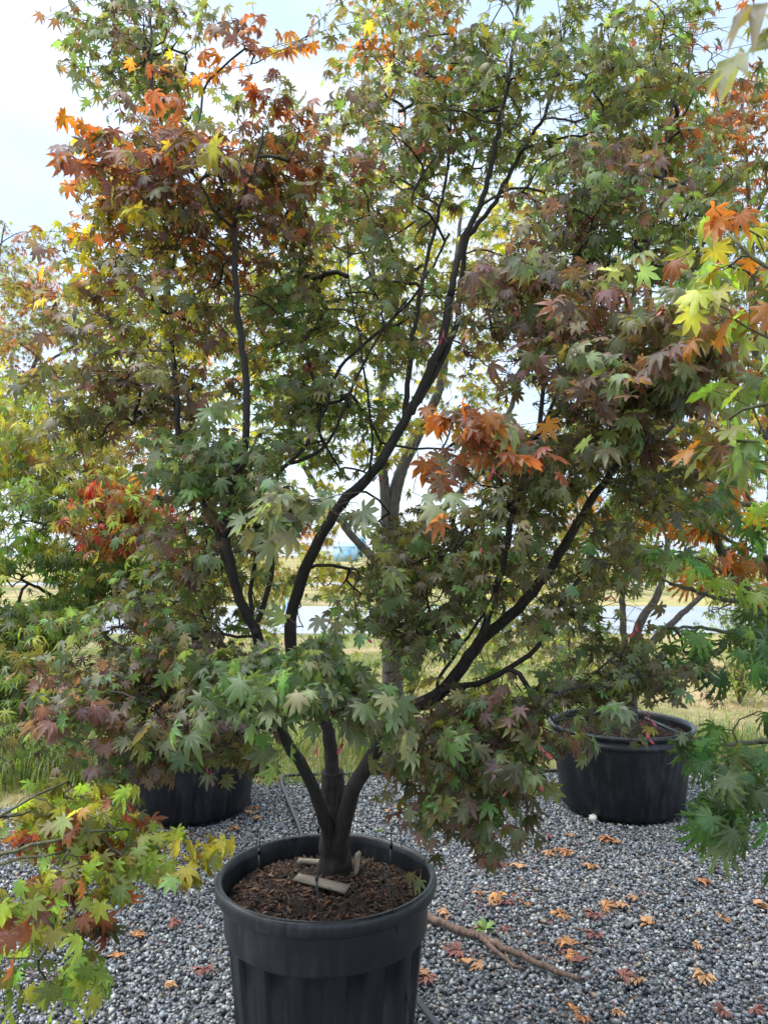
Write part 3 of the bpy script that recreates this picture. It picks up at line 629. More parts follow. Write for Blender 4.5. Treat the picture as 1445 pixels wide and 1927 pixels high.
# the maple in the tub to the right
make_tree('maple_tree', 'grey-trunked maple with yellow-green leaves in the tub with the pipe', PR + np.array([0, 0, .45]), dict(start=(.05, 0, 0), px=[(1180, 1310, PR[1]), (1172, 1270, PR[1]), (1178, 1240, PR[1])], r=(.065, .05)),
  [(dd([(1172, 1275), (1120, 1200), (1080, 1170), (1030, 1080), (1000, 960)], 5.1, 4.9), .03, .01), (dd([(1185, 1240), (1205, 1170), (1240, 1110), (1260, 1000), (1290, 880)], 5.1, 5.0), .035, .01), (dd([(1200, 1240), (1235, 1200), (1310, 1130), (1390, 1060)], 5.1, 5.1), .032, .01),
   (dd([(1178, 1240), (1170, 1130), (1178, 1050), (1150, 900), (1160, 780)], 5.1, 5.2), .025, .008)],
  [(1090, 990, 5.0, 100, 70, .4, 34, 'O Y YG OR'), (1210, 950, 5.0, 110, 70, .4, 40, 'YG OR Y G'), (1320, 890, 5.2, 110, 80, .4, 40, 'YG LG OR'), (1350, 1000, 5.3, 90, 60, .4, 32, 'YG LG OR'), (1120, 1090, 5.0, 80, 40, .3, 22, 'O YG'), (1390, 1090, 5.2, 60, 40, .3, 16, 'LG YG'),
   (1150, 800, 5.2, 150, 90, .4, 40, 'O YG Y'), (1030, 1120, 4.8, 70, 60, .3, 20, 'O Y'), (1150, 1220, 4.8, 90, 30, .3, 14, 'BR PU GG'), (1260, 1060, 5.2, 120, 30, .3, 26, 'YG LG'), (1080, 1190, 4.9, 80, 30, .3, 16, 'G BR YG'), (1260, 1250, 4.7, 60, 25, .3, 10, 'BR PU G'), (1390, 1150, 5.2, 60, 40, .3, 14, 'LG G'), (1080, 1260, 4.8, 60, 30, .3, 10, 'G BR GG')],
  'P', (.036, .056), M['bark2'], leaves=5, shoot=.19, seed=31, dens=1.4, far=3.9)
# maples of the next row, in the open ground
q = P(742, 1045, 6.2)
make_tree('maple_tree', 'yellow and orange maple behind the bronze maple, its two pale stems showing through', (q[0], 6.2, -.03), dict(start=(0, 0, 0), px=[(735, 1150, 6.2), (728, 1050, 6.2), (735, 980, 6.2)], r=(.09, .065)),
  [(dd([(735, 980), (750, 900), (785, 820), (830, 720), (850, 560), (870, 380)], 6.2, 6.2), .06, .012), (dd([(728, 1040), (725, 930), (715, 820), (720, 700), (700, 500), (690, 300)], 6.2, 6.0), .05, .01), (dd([(730, 1080), (640, 980), (560, 850), (520, 700)], 6.2, 6.0), .04, .01),
   (dd([(735, 1020), (830, 960), (920, 860), (980, 700), (1010, 500)], 6.2, 6.2), .04, .01), (dd([(732, 1110), (660, 1080), (600, 1085)], 6.2, 5.8), .02, .008), (dd([(735, 1100), (850, 1080), (950, 1090)], 6.2, 6.0), .02, .008)],
  [(560, 560, 5.8, 120, 90, .5, 54, 'Y O YG OR'), (700, 480, 5.9, 120, 100, .5, 60, 'Y O YG'), (840, 480, 6.0, 110, 110, .5, 56, 'O Y YG'), (560, 730, 5.9, 110, 90, .5, 50, 'YG O G'), (700, 640, 6, 110, 80, .5, 44, 'YG O Y'), (690, 780, 6, 100, 70, .4, 30, 'YG G O'), (840, 700, 6.1, 90, 90, .5, 36, 'O Y'), (870, 870, 6, 50, 60, .4, 18, 'OR Y'), (970, 640, 6.1, 100, 120, .5, 46, 'O YG Y'), (960, 880, 6, 80, 90, .4, 30, 'O OR Y'), (930, 1080, 5.9, 110, 60, .4, 34, 'Y O YG'), (640, 1075, 5.6, 70, 35, .3, 22, 'Y Y YG'), (600, 1020, 5.7, 60, 60, .3, 18, 'Y OR YG'), (540, 1120, 5.7, 40, 40, .3, 10, 'YG Y G'), (470, 640, 5.8, 90, 110, .4, 34, 'O Y OR'), (720, 300, 6, 110, 90, .4, 34, 'O Y OR RU'), (970, 400, 6.2, 120, 120, .4, 40, 'O YG Y'), (840, 1170, 5.8, 110, 30, .3, 18, 'YG O'), (690, 1150, 5.7, 50, 25, .3, 8, 'YG Y'), (520, 1190, 5.6, 60, 30, .3, 12, 'G YG'), (940, 1180, 5.7, 80, 40, .3, 18, 'YG G'), (790, 1090, 5.8, 60, 50, .3, 16, 'O YG')],
  'P', (.042, .062), M['bark2'], leaves=5, shoot=.22, seed=41, dens=1.25, far=3.0)
make_tree('maple_tree', 'pale yellow-green maple with open sprays against the sky, beyond the fine-leaved one', (P(-30, 1000, 6.6)[0], 6.6, -.03), dict(start=(0, 0, 0), px=[(-30, 1150, 6.6), (-20, 1000, 6.6), (0, 850, 6.6)], r=(.09, .05)),
  [(dd([(0, 850), (60, 700), (100, 580), (140, 545)], 6.6, 6.2), .03, .006), (dd([(0, 850), (-20, 650), (0, 480), (10, 420)], 6.6, 6.4), .03, .005), (dd([(60, 700), (160, 640), (260, 600)], 6.4, 6.0), .015, .004), (dd([(-20, 480), (40, 437), (118, 452)], 6.4, 6.2), .006, .002), (dd([(0, 850), (100, 790), (220, 760)], 6.5, 6), .02, .005)],
  [(30, 545, 6.3, 60, 55, .4, 44, 'YG RU O Y'), (-10, 460, 6.4, 25, 40, .3, 10, 'O RU'), (85, 560, 6.2, 35, 22, .3, 16, 'OR RU Y'), (60, 640, 6.2, 80, 40, .4, 30, 'YG RU O'), (170, 630, 6.1, 60, 50, .4, 26, 'YG Y G'), (60, 720, 6, 80, 40, .4, 30, 'PU RU O'), (180, 720, 6, 70, 50, .4, 26, 'YG Y RU'), (250, 600, 6, 50, 60, .4, 22, 'Y YG O'), (95, 450, 6.2, 22, 4, .1, 4, 'RU PU'), (80, 790, 6, 100, 40, .4, 28, 'YG LG G'), (10, 640, 5, 25, 20, .2, 8, 'OR Y O')],
  'P', (.036, .054), M['bark2'], leaves=5, shoot=.2, seed=51, dens=1.7, far=3.0)
make_tree('maple_tree', 'tall russet-tipped maple behind the orange-edged sprays', (P(1480, 1000, 5.6)[0], 5.6, -.03), dict(start=(0, 0, 0), px=[(1478, 1150, 5.6), (1470, 1000, 5.6), (1455, 850, 5.6)], r=(.09, .06)),
  [(dd([(1455, 850), (1420, 650), (1412, 450), (1400, 250), (1390, 150)], 5.6, 5.3), .045, .006), (dd([(1455, 850), (1370, 700), (1310, 560), (1290, 420)], 5.6, 5.2), .03, .006), (dd([(1412, 450), (1340, 330), (1300, 250)], 5.4, 5.1), .012, .004), (dd([(1412, 430), (1460, 300), (1480, 180)], 5.5, 5.4), .015, .005)],
  [(1390, 240, 5.2, 60, 50, .4, 36, 'RU O OR GG'), (1320, 290, 5.2, 60, 60, .4, 30, 'O GG RU'), (1430, 330, 5.3, 50, 60, .4, 26, 'O OR RU'), (1320, 450, 5.2, 70, 70, .4, 34, 'GG O G'), (1410, 560, 5.3, 60, 80, .4, 34, 'GG RU O'), (1310, 610, 5.2, 70, 60, .4, 30, 'GG O RU'), (1390, 720, 5.4, 70, 60, .4, 30, 'O OR YG'), (1430, 200, 5.3, 30, 20, .3, 8, 'RU'), (1250, 720, 5.3, 80, 60, .4, 26, 'O YG RU'), (1340, 800, 5.3, 90, 40, .4, 24, 'OR YG Y')],
  'A', (.034, .052), M['bark2'], leaves=5, shoot=.2, seed=61, dens=1.5, far=3.0)
# cut-leaved maple reaching in from the right
make_tree('cutleaf_maple', 'deep green maple with large feathery cut leaves and olive branches', (1.98, 3.15, -.02), dict(start=(0, 0, 0), px=[(1600, 1560, 3.1), (1540, 1330, 3.1), (1440, 1165, 3.0)], r=(.07, .045)),
  [(dd([(1440, 1165), (1400, 1105), (1375, 1075), (1345, 1010), (1320, 980), (1240, 950)], 3.0, 2.9), .028, .008), (dd([(1425, 1140), (1360, 1128), (1300, 1110), (1260, 1098)], 3.0, 2.6), .011, .006), (dd([(1420, 950), (1370, 940), (1310, 880), (1258, 836)], 3.0, 2.9), .011, .007, 1), (dd([(1480, 1180), (1420, 1000), (1400, 900), (1370, 850)], 3.1, 3.0), .02, .008), (dd([(1445, 1050), (1380, 1020), (1310, 985)], 3.05, 2.85), .01, .005),
   (dd([(1540, 1330), (1460, 1385), (1380, 1400), (1300, 1395), (1255, 1393)], 3.1, 2.2), .014, .004), (dd([(1480, 1395), (1440, 1420), (1370, 1440), (1310, 1475)], 2.7, 2.1), .008, .003), (dd([(1440, 1165), (1380, 1190), (1310, 1180), (1240, 1190)], 3.0, 2.5), .01, .004), (dd([(1400, 1105), (1330, 1060), (1290, 1045)], 2.98, 2.8), .007, .004)],
  [(1230, 1040, 2.6, 25, 20, .1, 3, 'MG G'), (1225, 1090, 2.6, 20, 10, .08, 2, 'MG'), (1310, 1220, 2.5, 55, 15, .15, 5, 'DG MG'), (1400, 1200, 2.5, 45, 25, .2, 6, 'MG DG'), (1260, 1190, 2.5, 30, 15, .1, 2, 'DG MG'), (1420, 1110, 2.7, 30, 25, .15, 3, 'MG LG'),
   (1290, 950, 2.9, 80, 40, .25, 8, 'MG G OR'), (1390, 960, 2.9, 50, 50, .25, 7, 'LG MG OR'), (1340, 870, 3.0, 60, 40, .25, 6, 'LG G'), (1300, 1050, 2.8, 40, 25, .2, 4, 'LG G OR'), (1380, 1030, 2.9, 30, 20, .15, 3, 'MG OR'),
   (1300, 1385, 2.25, 15, 8, .05, 1, 'MG'), (1370, 1385, 2.3, 20, 10, .08, 2, 'MG DG'), (1430, 1350, 2.3, 20, 15, .1, 2, 'MG DG'), (1310, 1435, 2.1, 15, 10, .05, 1, 'MG G'), (1350, 1470, 2.15, 20, 15, .08, 2, 'MG DG G'), (1420, 1420, 2.2, 20, 15, .1, 3, 'MG G'), (1330, 1500, 2.1, 18, 12, .06, 2, 'MG G'), (1395, 1490, 2.15, 20, 12, .06, 2, 'MG DG'), (1445, 1560, 2.1, 15, 10, .05, 1, 'DG'), (1180, 960, 3.0, 60, 30, .2, 4, 'G MG OR'), (1160, 1010, 2.9, 40, 30, .2, 3, 'MG BR')],
  'J', (.060, .088), M['bark3'], leaves=2, shoot=.1, pet=.035, seed=71, show=[([(1080, 1480), (1200, 1480)], 66, 4.5), ([(1190, 1350), (1280, 1370)], 25, 4.5)], cover=.85, far=9, droop=(35, 85), twig_r=.0015, hang=.15)
# near sprays
make_tree('maple_tree', 'big-leaved maple with orange-edged bright green leaves reaching over beside the cutleaf maple', (1.75, 1.25, -.02), dict(start=(0, 0, 0), px=[(2800, 1100, 1.25), (2700, 600, 1.25), (2600, 200, 1.25), (2500, -300, 1.2)], r=(.06, .03)),
  [(dd([(2690, 620), (2000, 640), (1600, 560), (1440, 500), (1370, 440)], 1.25, 1.4), .014, .003), (dd([(2700, 900), (2000, 850), (1600, 780), (1440, 760), (1370, 790)], 1.25, 1.4), .014, .003), (dd([(1600, 560), (1480, 640), (1380, 600)], 1.35, 1.4), .005, .002), (dd([(2550, 0), (2200, -300), (1900, -250), (1650, -120), (1530, -60)], 1.25, .62), .010, .0016)],
  [(1362, 430, 1.4, 30, 25, .06, 3, 'OR Y YG LG'), (1422, 440, 1.4, 25, 25, .06, 2, 'OR LG'), (1392, 510, 1.4, 30, 20, .06, 3, 'LG OR YG'), (1447, 530, 1.4, 15, 30, .06, 2, 'LG G'), (1352, 590, 1.42, 20, 15, .05, 2, 'YG OR'), (1422, 610, 1.4, 25, 25, .06, 2, 'LG OR'), (1422, 750, 1.4, 20, 20, .06, 2, 'LG'), (1452, 810, 1.38, 15, 20, .06, 2, 'G LG'), (1372, 830, 1.42, 25, 15, .06, 3, 'OR O LG LG'), (1422, 870, 1.4, 25, 10, .06, 2, 'G MG OR'), (1462, 670, 1.4, 10, 20, .05, 1, 'LG'), (1525, -50, .62, 3, 6, .02, 1, 'G O')],
  'A', (.038, .056), M['bark3'], leaves=2, shoot=.065, pet=.025, seed=84, far=9, droop=(20, 75), holes=False, twig_r=.0013)
make_tree('maple_tree', 'young yellow-green maple whose low drooping sprays hang over the gravel', (-1.62, 1.45, -.02), dict(start=(0, 0, 0), px=[(-900, 1800, 1.45), (-880, 1500, 1.45), (-860, 1200, 1.45)], r=(.045, .03)),
  [(dd([(-880, 1560), (-500, 1600), (-100, 1625), (60, 1590), (180, 1565), (240, 1560)], 1.45, 1.6), .012, .0025), (dd([(-890, 1620), (-400, 1650), (-100, 1690), (30, 1720), (100, 1740)], 1.45, 1.5), .010, .002), (dd([(-300, 1615), (-50, 1560), (60, 1500), (130, 1470)], 1.5, 1.65), .006, .002), (dd([(-100, 1640), (40, 1620), (130, 1600)], 1.5, 1.55), .005, .002)],
  [(32, 1518, 1.65, 40, 20, .08, 4, 'LG YG'), (112, 1513, 1.65, 35, 18, .08, 4, 'LG YG LG YG RU'), (182, 1548, 1.62, 35, 20, .08, 5, 'LG YG LG YG RU'), (232, 1598, 1.6, 30, 18, .08, 4, 'LG YG'), (152, 1618, 1.55, 40, 20, .08, 5, 'LG YG LG YG RU'), (72, 1588, 1.6, 40, 20, .08, 4, 'YG LG RU'), (52, 1688, 1.5, 40, 25, .08, 4, 'LG YG LG YG RU'), (132, 1708, 1.55, 30, 20, .08, 3, 'BR RU LG'), (22, 1788, 1.5, 30, 25, .06, 3, 'LG YG'), (112, 1798, 1.5, 35, 20, .06, 4, 'LG YG'), (72, 1838, 1.5, 30, 15, .06, 2, 'LG G'), (292, 1628, 1.6, 8, 8, .04, 1, 'Y LG'), (362, 1613, 1.62, 4, 4, .02, 1, 'Y YG')],
  'A', (.025, .038), M['bark3'], leaves=4, shoot=.085, pet=.025, seed=91, dens=1.5, far=9, droop=(35, 88), holes=False, twig_r=.0012, hang=.1)

# ------------------------------------------------------------------ grass
rng = np.random.default_rng(5)
def grass():
    N = 60000; x = rng.uniform(-6.5, 6.5, N * 3); y = 4.6 + rng.random(N * 3) ** 1.5 * 8.5
    e = np.array([yard_edge(a) for a in x]); pat = np.sin(x * 1.7 + 2) * np.cos(y * 1.1) + .5 * np.sin(x * 4 + y * 3)
    ok = (y > e - .05 - .1 * rng.random(len(x))) & (np.abs(x) < y * .5 + .8) & (rng.random(len(x)) < np.clip(.45 + .35 * pat, .08, 1)); x, y, pat = x[ok][:N], y[ok][:N], pat[ok][:N]
    # dense clumps along the left edge of the yard
    for cx, cy, s, n in ((-2.35, 5.9, .28, 2600), (-2.75, 6.1, .25, 1800), (-2.0, 6.3, .2, 900), (-1.2, 6.5, .3, 700), (1.9, 6.6, .3, 900), (2.6, 6.5, .4, 900), (.1, 6.5, .4, 900), (-3.2, 5.5, .3, 1200)):
        x = np.append(x, cx + rng.normal(0, s, n)); y = np.append(y, cy + rng.normal(0, s * .7, n)); pat = np.append(pat, np.full(n, 2.2))
    n = len(x); h = (.035 + .05 * rng.random(n)) * (1 + .3 * np.clip(pat, -1, 1)); h[pat > 2] = .14 + .24 * rng.random((pat > 2).sum())
    a = rng.random(n) * 6.28; ln = h * (.25 + .7 * rng.random(n)); w = .0022 + .002 * rng.random(n); w[pat > 2] *= 1.3
    d = np.stack([np.cos(a), np.sin(a), 0 * a], 1); s = np.stack([-np.sin(a), np.cos(a), 0 * a], 1); b = np.stack([x, y, np.full(n, -.032)], 1)
    z = np.array([0, 0, 1.0])
    m1 = b + d * (ln * .3)[:, None] + z * (h * .62)[:, None]; tp = b + d * ln[:, None] + z * h[:, None]; tp[:, 2] -= (ln * .25)
    V = np.stack([b - s * w[:, None], b + s * w[:, None], m1 - s * (w * .8)[:, None], m1 + s * (w * .8)[:, None], tp], 1)
    f = np.array([[0, 1, 3], [0, 3, 2], [2, 3, 4]]); Fc = (f[None] + (np.arange(n) * 5)[:, None, None]).reshape(-1, 3)
    g = rng.random(n)[:, None]; dry = (rng.random(n) < np.where(pat > 2, .12, np.clip(.55 - .3 * pat, .1, .9)))[:, None]
    c = np.where(dry, np.array([.36, .27, .14]) * (.6 + .7 * g), np.array([.13, .2, .045]) * (.6 + .9 * g))
    o = link('grass', mesh('grass', V.reshape(-1, 3), Fc, False, np.repeat(c, 5, 0), {'rad': np.zeros(n * 5), 'vein': np.zeros(n * 5)}), M['blade'], None, 'stuff')
    o['label'] = 'rough mixed green and dry grass beyond the gravel'; o['category'] = 'grass'
grass()

# ------------------------------------------------------------------ things in and on the front pot
def slat(px0, px1, z0, z1, w, th, label, roll=0):
    a, b = G(*px0, z0), G(*px1, z1); c = (a + b) / 2; d = unit(b - a); Ln = np.linalg.norm(b - a)
    s = unit(np.cross([0, 0, 1], d)); u = np.cross(d, s)
    if s[1] < 0 or abs(s[1]) < .3: roll = roll
    s, u = s * math.cos(roll) + u * math.sin(roll), u * math.cos(roll) - s * math.sin(roll)
    n = 9; V = []
    for i in range(n):
        t = (i / (n - 1) - .5) * Ln; ww = w * (1 + .05 * rng.normal() * (i in (0, n - 1))); e = .004 * rng.normal(size=4) * (i in (0, n - 1))
        V += [(t + e[k], ww * p + .0006 * rng.normal(), th * q) for k, (p, q) in enumerate(((-.5, -.5), (.5, -.5), (.5, .5), (-.5, .5)))]
    f = [(i * 4 + k, i * 4 + (k + 1) % 4, i * 4 + 4 + (k + 1) % 4, i * 4 + 4 + k) for i in range(n - 1) for k in range(4)] + [(3, 2, 1, 0), (n * 4 - 4, n * 4 - 3, n * 4 - 2, n * 4 - 1)]
    o = link('wood_slat', mesh('wood_slat', V, f), M['wood']); mm = Matrix(np.stack([d, s, u], 1).tolist()).to_4x4(); mm.translation = Vector(c); o.matrix_world = mm
    return tag(o, label, 'slat')
slat((556, 1650), (653, 1674), .634, .628, .034, .006, 'weathered wooden slat lying across the front of the trunk base', .25)
slat((674, 1606), (668, 1648), .655, .612, .026, .008, 'upright grey wooden slat leaning at the right of the trunk', .9)
slat((560, 1621), (606, 1624), .62, .615, .02, .012, 'short wooden slat poking out left of the trunk in the soil', .3)
slat((548, 1702), (566, 1682), .60, .60, .026, .008, 'split grey wooden slat tucked against the front rim', .2)
def wire(name, pts, r, mat, label, cat, sides=6, group=None):
    pts = catmull(pts, .02); c = pts[0].copy(); v, f = tube(pts - c, r, sides)
    o = link(name, mesh(name, v, f, True), mat); o.location = c; return tag(o, label, cat, group)
def dripper(px, py, h, label, ext):
    b = G(px, py, .6); t = thing('dripper_stake', label, 'dripper', b)
    v, f = tube(np.array([(0, 0, -.05), (0, 0, .0), (0.002, 0, h * .55)]), [.001, .0032, .0036], 8); link('stake', mesh('stake', v, f, True), M['black'], t)
    v, f = tube(np.array([(0.002, 0, h * .5), (0.002, 0, h * .66)]), [.0055, .005], 8); link('emitter', mesh('emitter', v, f, True), M['black'], t)
    p = catmull(np.array([(0.002, 0, h * .62), (.003, .002, h), *ext]), .01); v, f = tube(p, .0016, 6); link('tube', mesh('feed_tube', v, f, True), M['black'], t)
rimz = .655
def rel(px, py, z, bx, by, bz=.6): return tuple(G(px, py, z) - G(bx, by, bz))
dripper(487, 1640, .11, 'black dripper stake at the left side of the soil in the ribbed pot', [(-.01, .05, .12), (-.02, .09, .07), (-.03, .12, .0)])
dripper(735, 1632, .12, 'black dripper stake with a hooked feed tube right of the trunk', [(.012, .004, .135), (.03, .01, .11), (.035, .02, .06), (.045, .06, .01)])
dripper(720, 1690, .09, 'black dripper stake in the front right soil near the rim', [rel(738, 1705, .668, 720, 1690), rel(746, 1735, .62, 720, 1690), rel(760, 1840, .44, 720, 1690), rel(775, 1925, .30, 720, 1690)])
dripper(595, 1690, .10, 'black dripper stake in the front soil beside the split slat', [rel(598, 1712, .668, 595, 1690), rel(602, 1745, .60, 595, 1690), rel(610, 1790, .49, 595, 1690), rel(604, 1840, .41, 595, 1690)])
dripper(598, 1592, .10, 'black dripper stake against the far rim behind the trunk', [(-.004, .012, .11), (-.02, .03, .08), (-.035, .06, .03)])
# irrigation pipe on the gravel
wire('irrigation_pipe', [G(1250, 1447, .012), G(900, 1452, .012), G(640, 1456, .014), G(545, 1459, .014), G(530, 1470, .014), G(542, 1505, .012), G(560, 1550, .012), G(580, 1600, .012), G(640, 1680, .012), G(735, 1800, .012), G(785, 1880, .012), G(835, 1950, .012), G(900, 2080, .012)],
     .0125, M['hose'], 'black irrigation pipe running over the gravel and past the ribbed pot', 'pipe', 10)
a_ = np.array([G(1215, 1352, .53), G(1258, 1372, .545), G(1305, 1392, .52), G(1330, 1404, .42), G(1345, 1440, .2), G(1352, 1490, .02)])
wire('irrigation_pipe', a_, .011, M['hose'], 'black pipe end lying over the rim of the wide tub', 'pipe', 10)
# stick
t = thing('fallen_stick', 'forked brown stick lying on the gravel beside the ribbed pot', 'stick', G(806, 1726, 0))
def stick(pts, r0, r1, nm):
    p = catmull(np.array(pts), .02); p[1:-1] += rng.normal(0, .0022, (len(p) - 2, 3)); s = np.linspace(0, 1, len(p))
    v, f = tube(p - np.array(G(806, 1726, 0)), (r0 + (r1 - r0) * s) * (1 + .08 * rng.normal(size=len(p))), 9, .04); link(nm, mesh(nm, v, f, True), M['stick'], t)
stick([G(796, 1722, .02), G(835, 1737, .018), G(870, 1752, .018), G(905, 1762, .02), G(945, 1782, .018), G(1000, 1806, .018), G(1050, 1828, .016), G(1092, 1841, .015)], .0175, .0105, 'main_stem')
stick([G(905, 1762, .02), G(925, 1782, .018), G(945, 1800, .016), G(968, 1818, .012), G(988, 1826, .008)], .011, .006, 'side_branch')
stick([G(948, 1800, .018), G(952, 1790, .03)], .004, .002, 'snag')

# fallen leaves: dry, curled, feathery
def dry_leaf(seed):
    g = np.random.default_rng(seed); v, f, c = [], [], []; base = np.array([(.46, .21, .07), (.52, .28, .12), (.38, .15, .05), (.45, .24, .11), (.2, .075, .055)][seed % 5]); spread = g.uniform(45, 95)
    for i in range(11):
        a = R(-spread + spread / 5 * i + g.normal(0, 5)); ln = .058 * (1 - .3 * abs(i - 5) / 5) * (.75 + .4 * g.random()); w = .0055 + .0045 * g.random(); b = len(v); lift = .004 + .012 * g.random(); cr = g.normal(0, .25)
        k = base * (.55 + .8 * g.random())
        for t_, ww, z in ((0, .35, .004), (.3, .8, .006 + lift * .6), (.6, 1, .004 + lift), (.85, .6, .003 + lift * .7), (1, .06, .001)):
            aa = a + cr * t_ * t_; x, y = math.sin(aa) * ln * t_, math.cos(aa) * ln * t_ - .02; sx, sy = math.cos(aa) * w * ww, -math.sin(aa) * w * ww; up = .004 * ww
            v += [(x - sx, y - sy, z + up * g.random()), (x, y, z - .001), (x + sx, y + sy, z + up * g.random())]; c += [k * (.9 + .3 * g.random()), k * .75, k]
        for r_ in range(4):
            o = b + r_ * 3; f += [(o, o + 1, o + 4), (o, o + 4, o + 3), (o + 1, o + 2, o + 5), (o + 1, o + 5, o + 4)]
    b = len(v); v += [(-.001, -.02, .004), (.001, -.02, .004), (.012 * g.normal(), -.05, .002)]; f += [(b, b + 1, b + 2)]; c += [base * .5] * 3
    m = mesh('fallen_leaf', v, f, False, np.array(c)); m.materials.append(M['fallen']); return m
DRY = [dry_leaf(s) for s in range(10)]
FL = [(935, 1690), (955, 1700), (925, 1700), (992, 1705), (900, 1682), (1045, 1602), (1030, 1608), (1065, 1606), (1072, 1575), (975, 1632), (945, 1630), (1035, 1575), (980, 1575), (1110, 1632), (1140, 1582), (1160, 1585), (1190, 1692), (1170, 1705), (1145, 1706), (1112, 1724), (1060, 1728), (1050, 1720), (1215, 1735), (1345, 1632), (1325, 1662), (1360, 1730), (1310, 1780), (1062, 1775), (1075, 1800), (1085, 1808), (1115, 1762), (950, 1750), (1180, 1838), (1195, 1845), (1320, 1842), (1080, 1900), (1095, 1920), (1160, 1908), (1355, 1905), (1425, 1905), (835, 1722), (1220, 1738), (900, 1820), (880, 1812), (855, 1792), (795, 1845), (1430, 1705), (790, 1835), (215, 1690), (260, 1760), (330, 1740), (380, 1830), (320, 1855), (220, 1800), (290, 1550), (470, 1530), (485, 1540), (480, 1522), (440, 1560), (750, 1520), (730, 1528), (1000, 1500)]
for i, (x, y) in enumerate(FL):
    o = bpy.data.objects.new('fallen_leaf', DRY[int(rng.integers(10))]); C.objects.link(o); p = G(x, y, 0); o.location = (p[0], p[1], .001)
    o.rotation_euler = (rng.normal(0, .12), rng.normal(0, .12), rng.random() * 6.28); s = .8 + .55 * rng.random(); o.scale = (s, s * (.65 + .5 * rng.random()), s * .75)
    lab, grp = (('dry curled orange-brown leaf on the gravel beside the forked stick', 'fallen leaves beside the stick') if 780 < x < 1110 and 1715 < y < 1850 else
                ('dry curled leaf on the gravel by the low yellow-green sprays', 'fallen leaves by the low sprays') if x < 400 and y > 1600 else
                ('dry curled leaf on the gravel between the two tubs', 'fallen leaves between the tubs') if y < 1565 else
                ('dry curled leaf on the gravel in front of the tub with the pipe', 'fallen leaves in front of the tub') if y < 1720 else
                ('dry curled orange-brown leaf on the open gravel beyond the stick end', 'fallen leaves on open gravel'))
    tag(o, lab, 'leaf', grp)
# small crumbs of leaf and twig between the stones
def litter():
    spots = [(30, 1580, .35, .14, 500), (330, 1575, .3, .06, 160), (940, 1692, .1, .07, 60), (1045, 1604, .14, .06, 60), (1160, 1704, .12, .06, 50), (1070, 1790, .12, .09, 50), (1090, 1910, .12, .06, 40), (1000, 1700, .6, .4, 160), (1150, 1640, .7, .3, 120), (900, 1780, .25, .15, 60), (480, 1530, .15, .1, 60), (600, 1800, 1.2, .6, 120), (250, 1700, .5, .4, 90), (1250, 1800, .6, .4, 90)]
    V, Fc, Cc = [], [], []; pal = np.array([(.28, .12, .05), (.16, .06, .04), (.32, .2, .1), (.10, .05, .035), (.22, .04, .04)])
    for px, py, sx, sy, n in spots:
        c = G(px, py, 0)
        for _ in range(n):
            p = c + np.array([rng.normal(0, sx), rng.normal(0, sy), .001 + .006 * rng.random()])
            if p[1] > yard_edge(p[0]) + .1 or any(np.hypot(*(p - q)[:2]) < rr for q, rr in POTS): continue
            a = rng.random() * 6.28; d = np.array([math.cos(a), math.sin(a), rng.normal(0, .15)]); e = np.array([-math.sin(a), math.cos(a), rng.normal(0, .3)]); thin = rng.random() < .5
            ln = rng.uniform(.012, .04) if thin else rng.uniform(.006, .014); w = .0012 if thin else ln * .45; b = len(V)
            V += [p - d * ln, p + e * w + np.array([0, 0, .003]), p + d * ln, p - e * w]; Fc += [(b, b + 1, b + 2), (b, b + 2, b + 3)]; Cc += [pal[rng.integers(5)] * rng.uniform(.6, 1.3)] * 4
    o = link('leaf_litter', mesh('leaf_litter', V, Fc, False, np.array(Cc)), M['fallen'], None, 'stuff'); o['label'] = 'brown crumbs of dead leaf and twig strewn over the gravel'; o['category'] = 'litter'
litter()
# two small weeds in the gravel
def weed(px, py, n, h, label):
    t = thing('weed', label, 'weed', G(px, py, -.012))
    me = MB()
    for i in range(n):
        a = rng.random() * 6.28; e = rng.uniform(.3, 1.2); d = np.array([math.cos(a) * math.cos(e), math.sin(a) * math.cos(e), math.sin(e)]); s = unit(np.cross(d, [0, 0, 1])); ln = h * (.6 + .6 * rng.random())
        me = MB(); me.add([(0, 0, 0), d * ln * .5 - s * ln * .16, d * ln * .6 + np.array([0, 0, .004]), d * ln * .5 + s * ln * .16, d * ln + np.array([0, 0, -.15 * ln])], [(0, 1, 2), (0, 2, 3), (1, 4, 2), (2, 4, 3)])
        me.build('leaf', M['weed'], t, True)
M['weed'] = plain('weed_leaf', (.16, .26, .05), .5)
weed(912, 1752, 16, .06, 'small pale green weed sprouting beside the fallen stick'); weed(712, 1566, 9, .04, 'tiny bright green seedling on the gravel behind the ribbed pot')
# pale cobble by the tub
v, f = lathe([(0, -.02), (.018, -.016), (.026, 0), (.022, .014), (.010, .022), (0, .024)], 14); v += rng.normal(0, .0015, v.shape)
o = link('stone', mesh('stone', v, f, True), plain('pale_stone', (.6, .58, .52), .6, 30)); o.location = G(1115, 1540, .006); tag(o, 'single pale cream stone at the foot of the wide tub', 'stone')
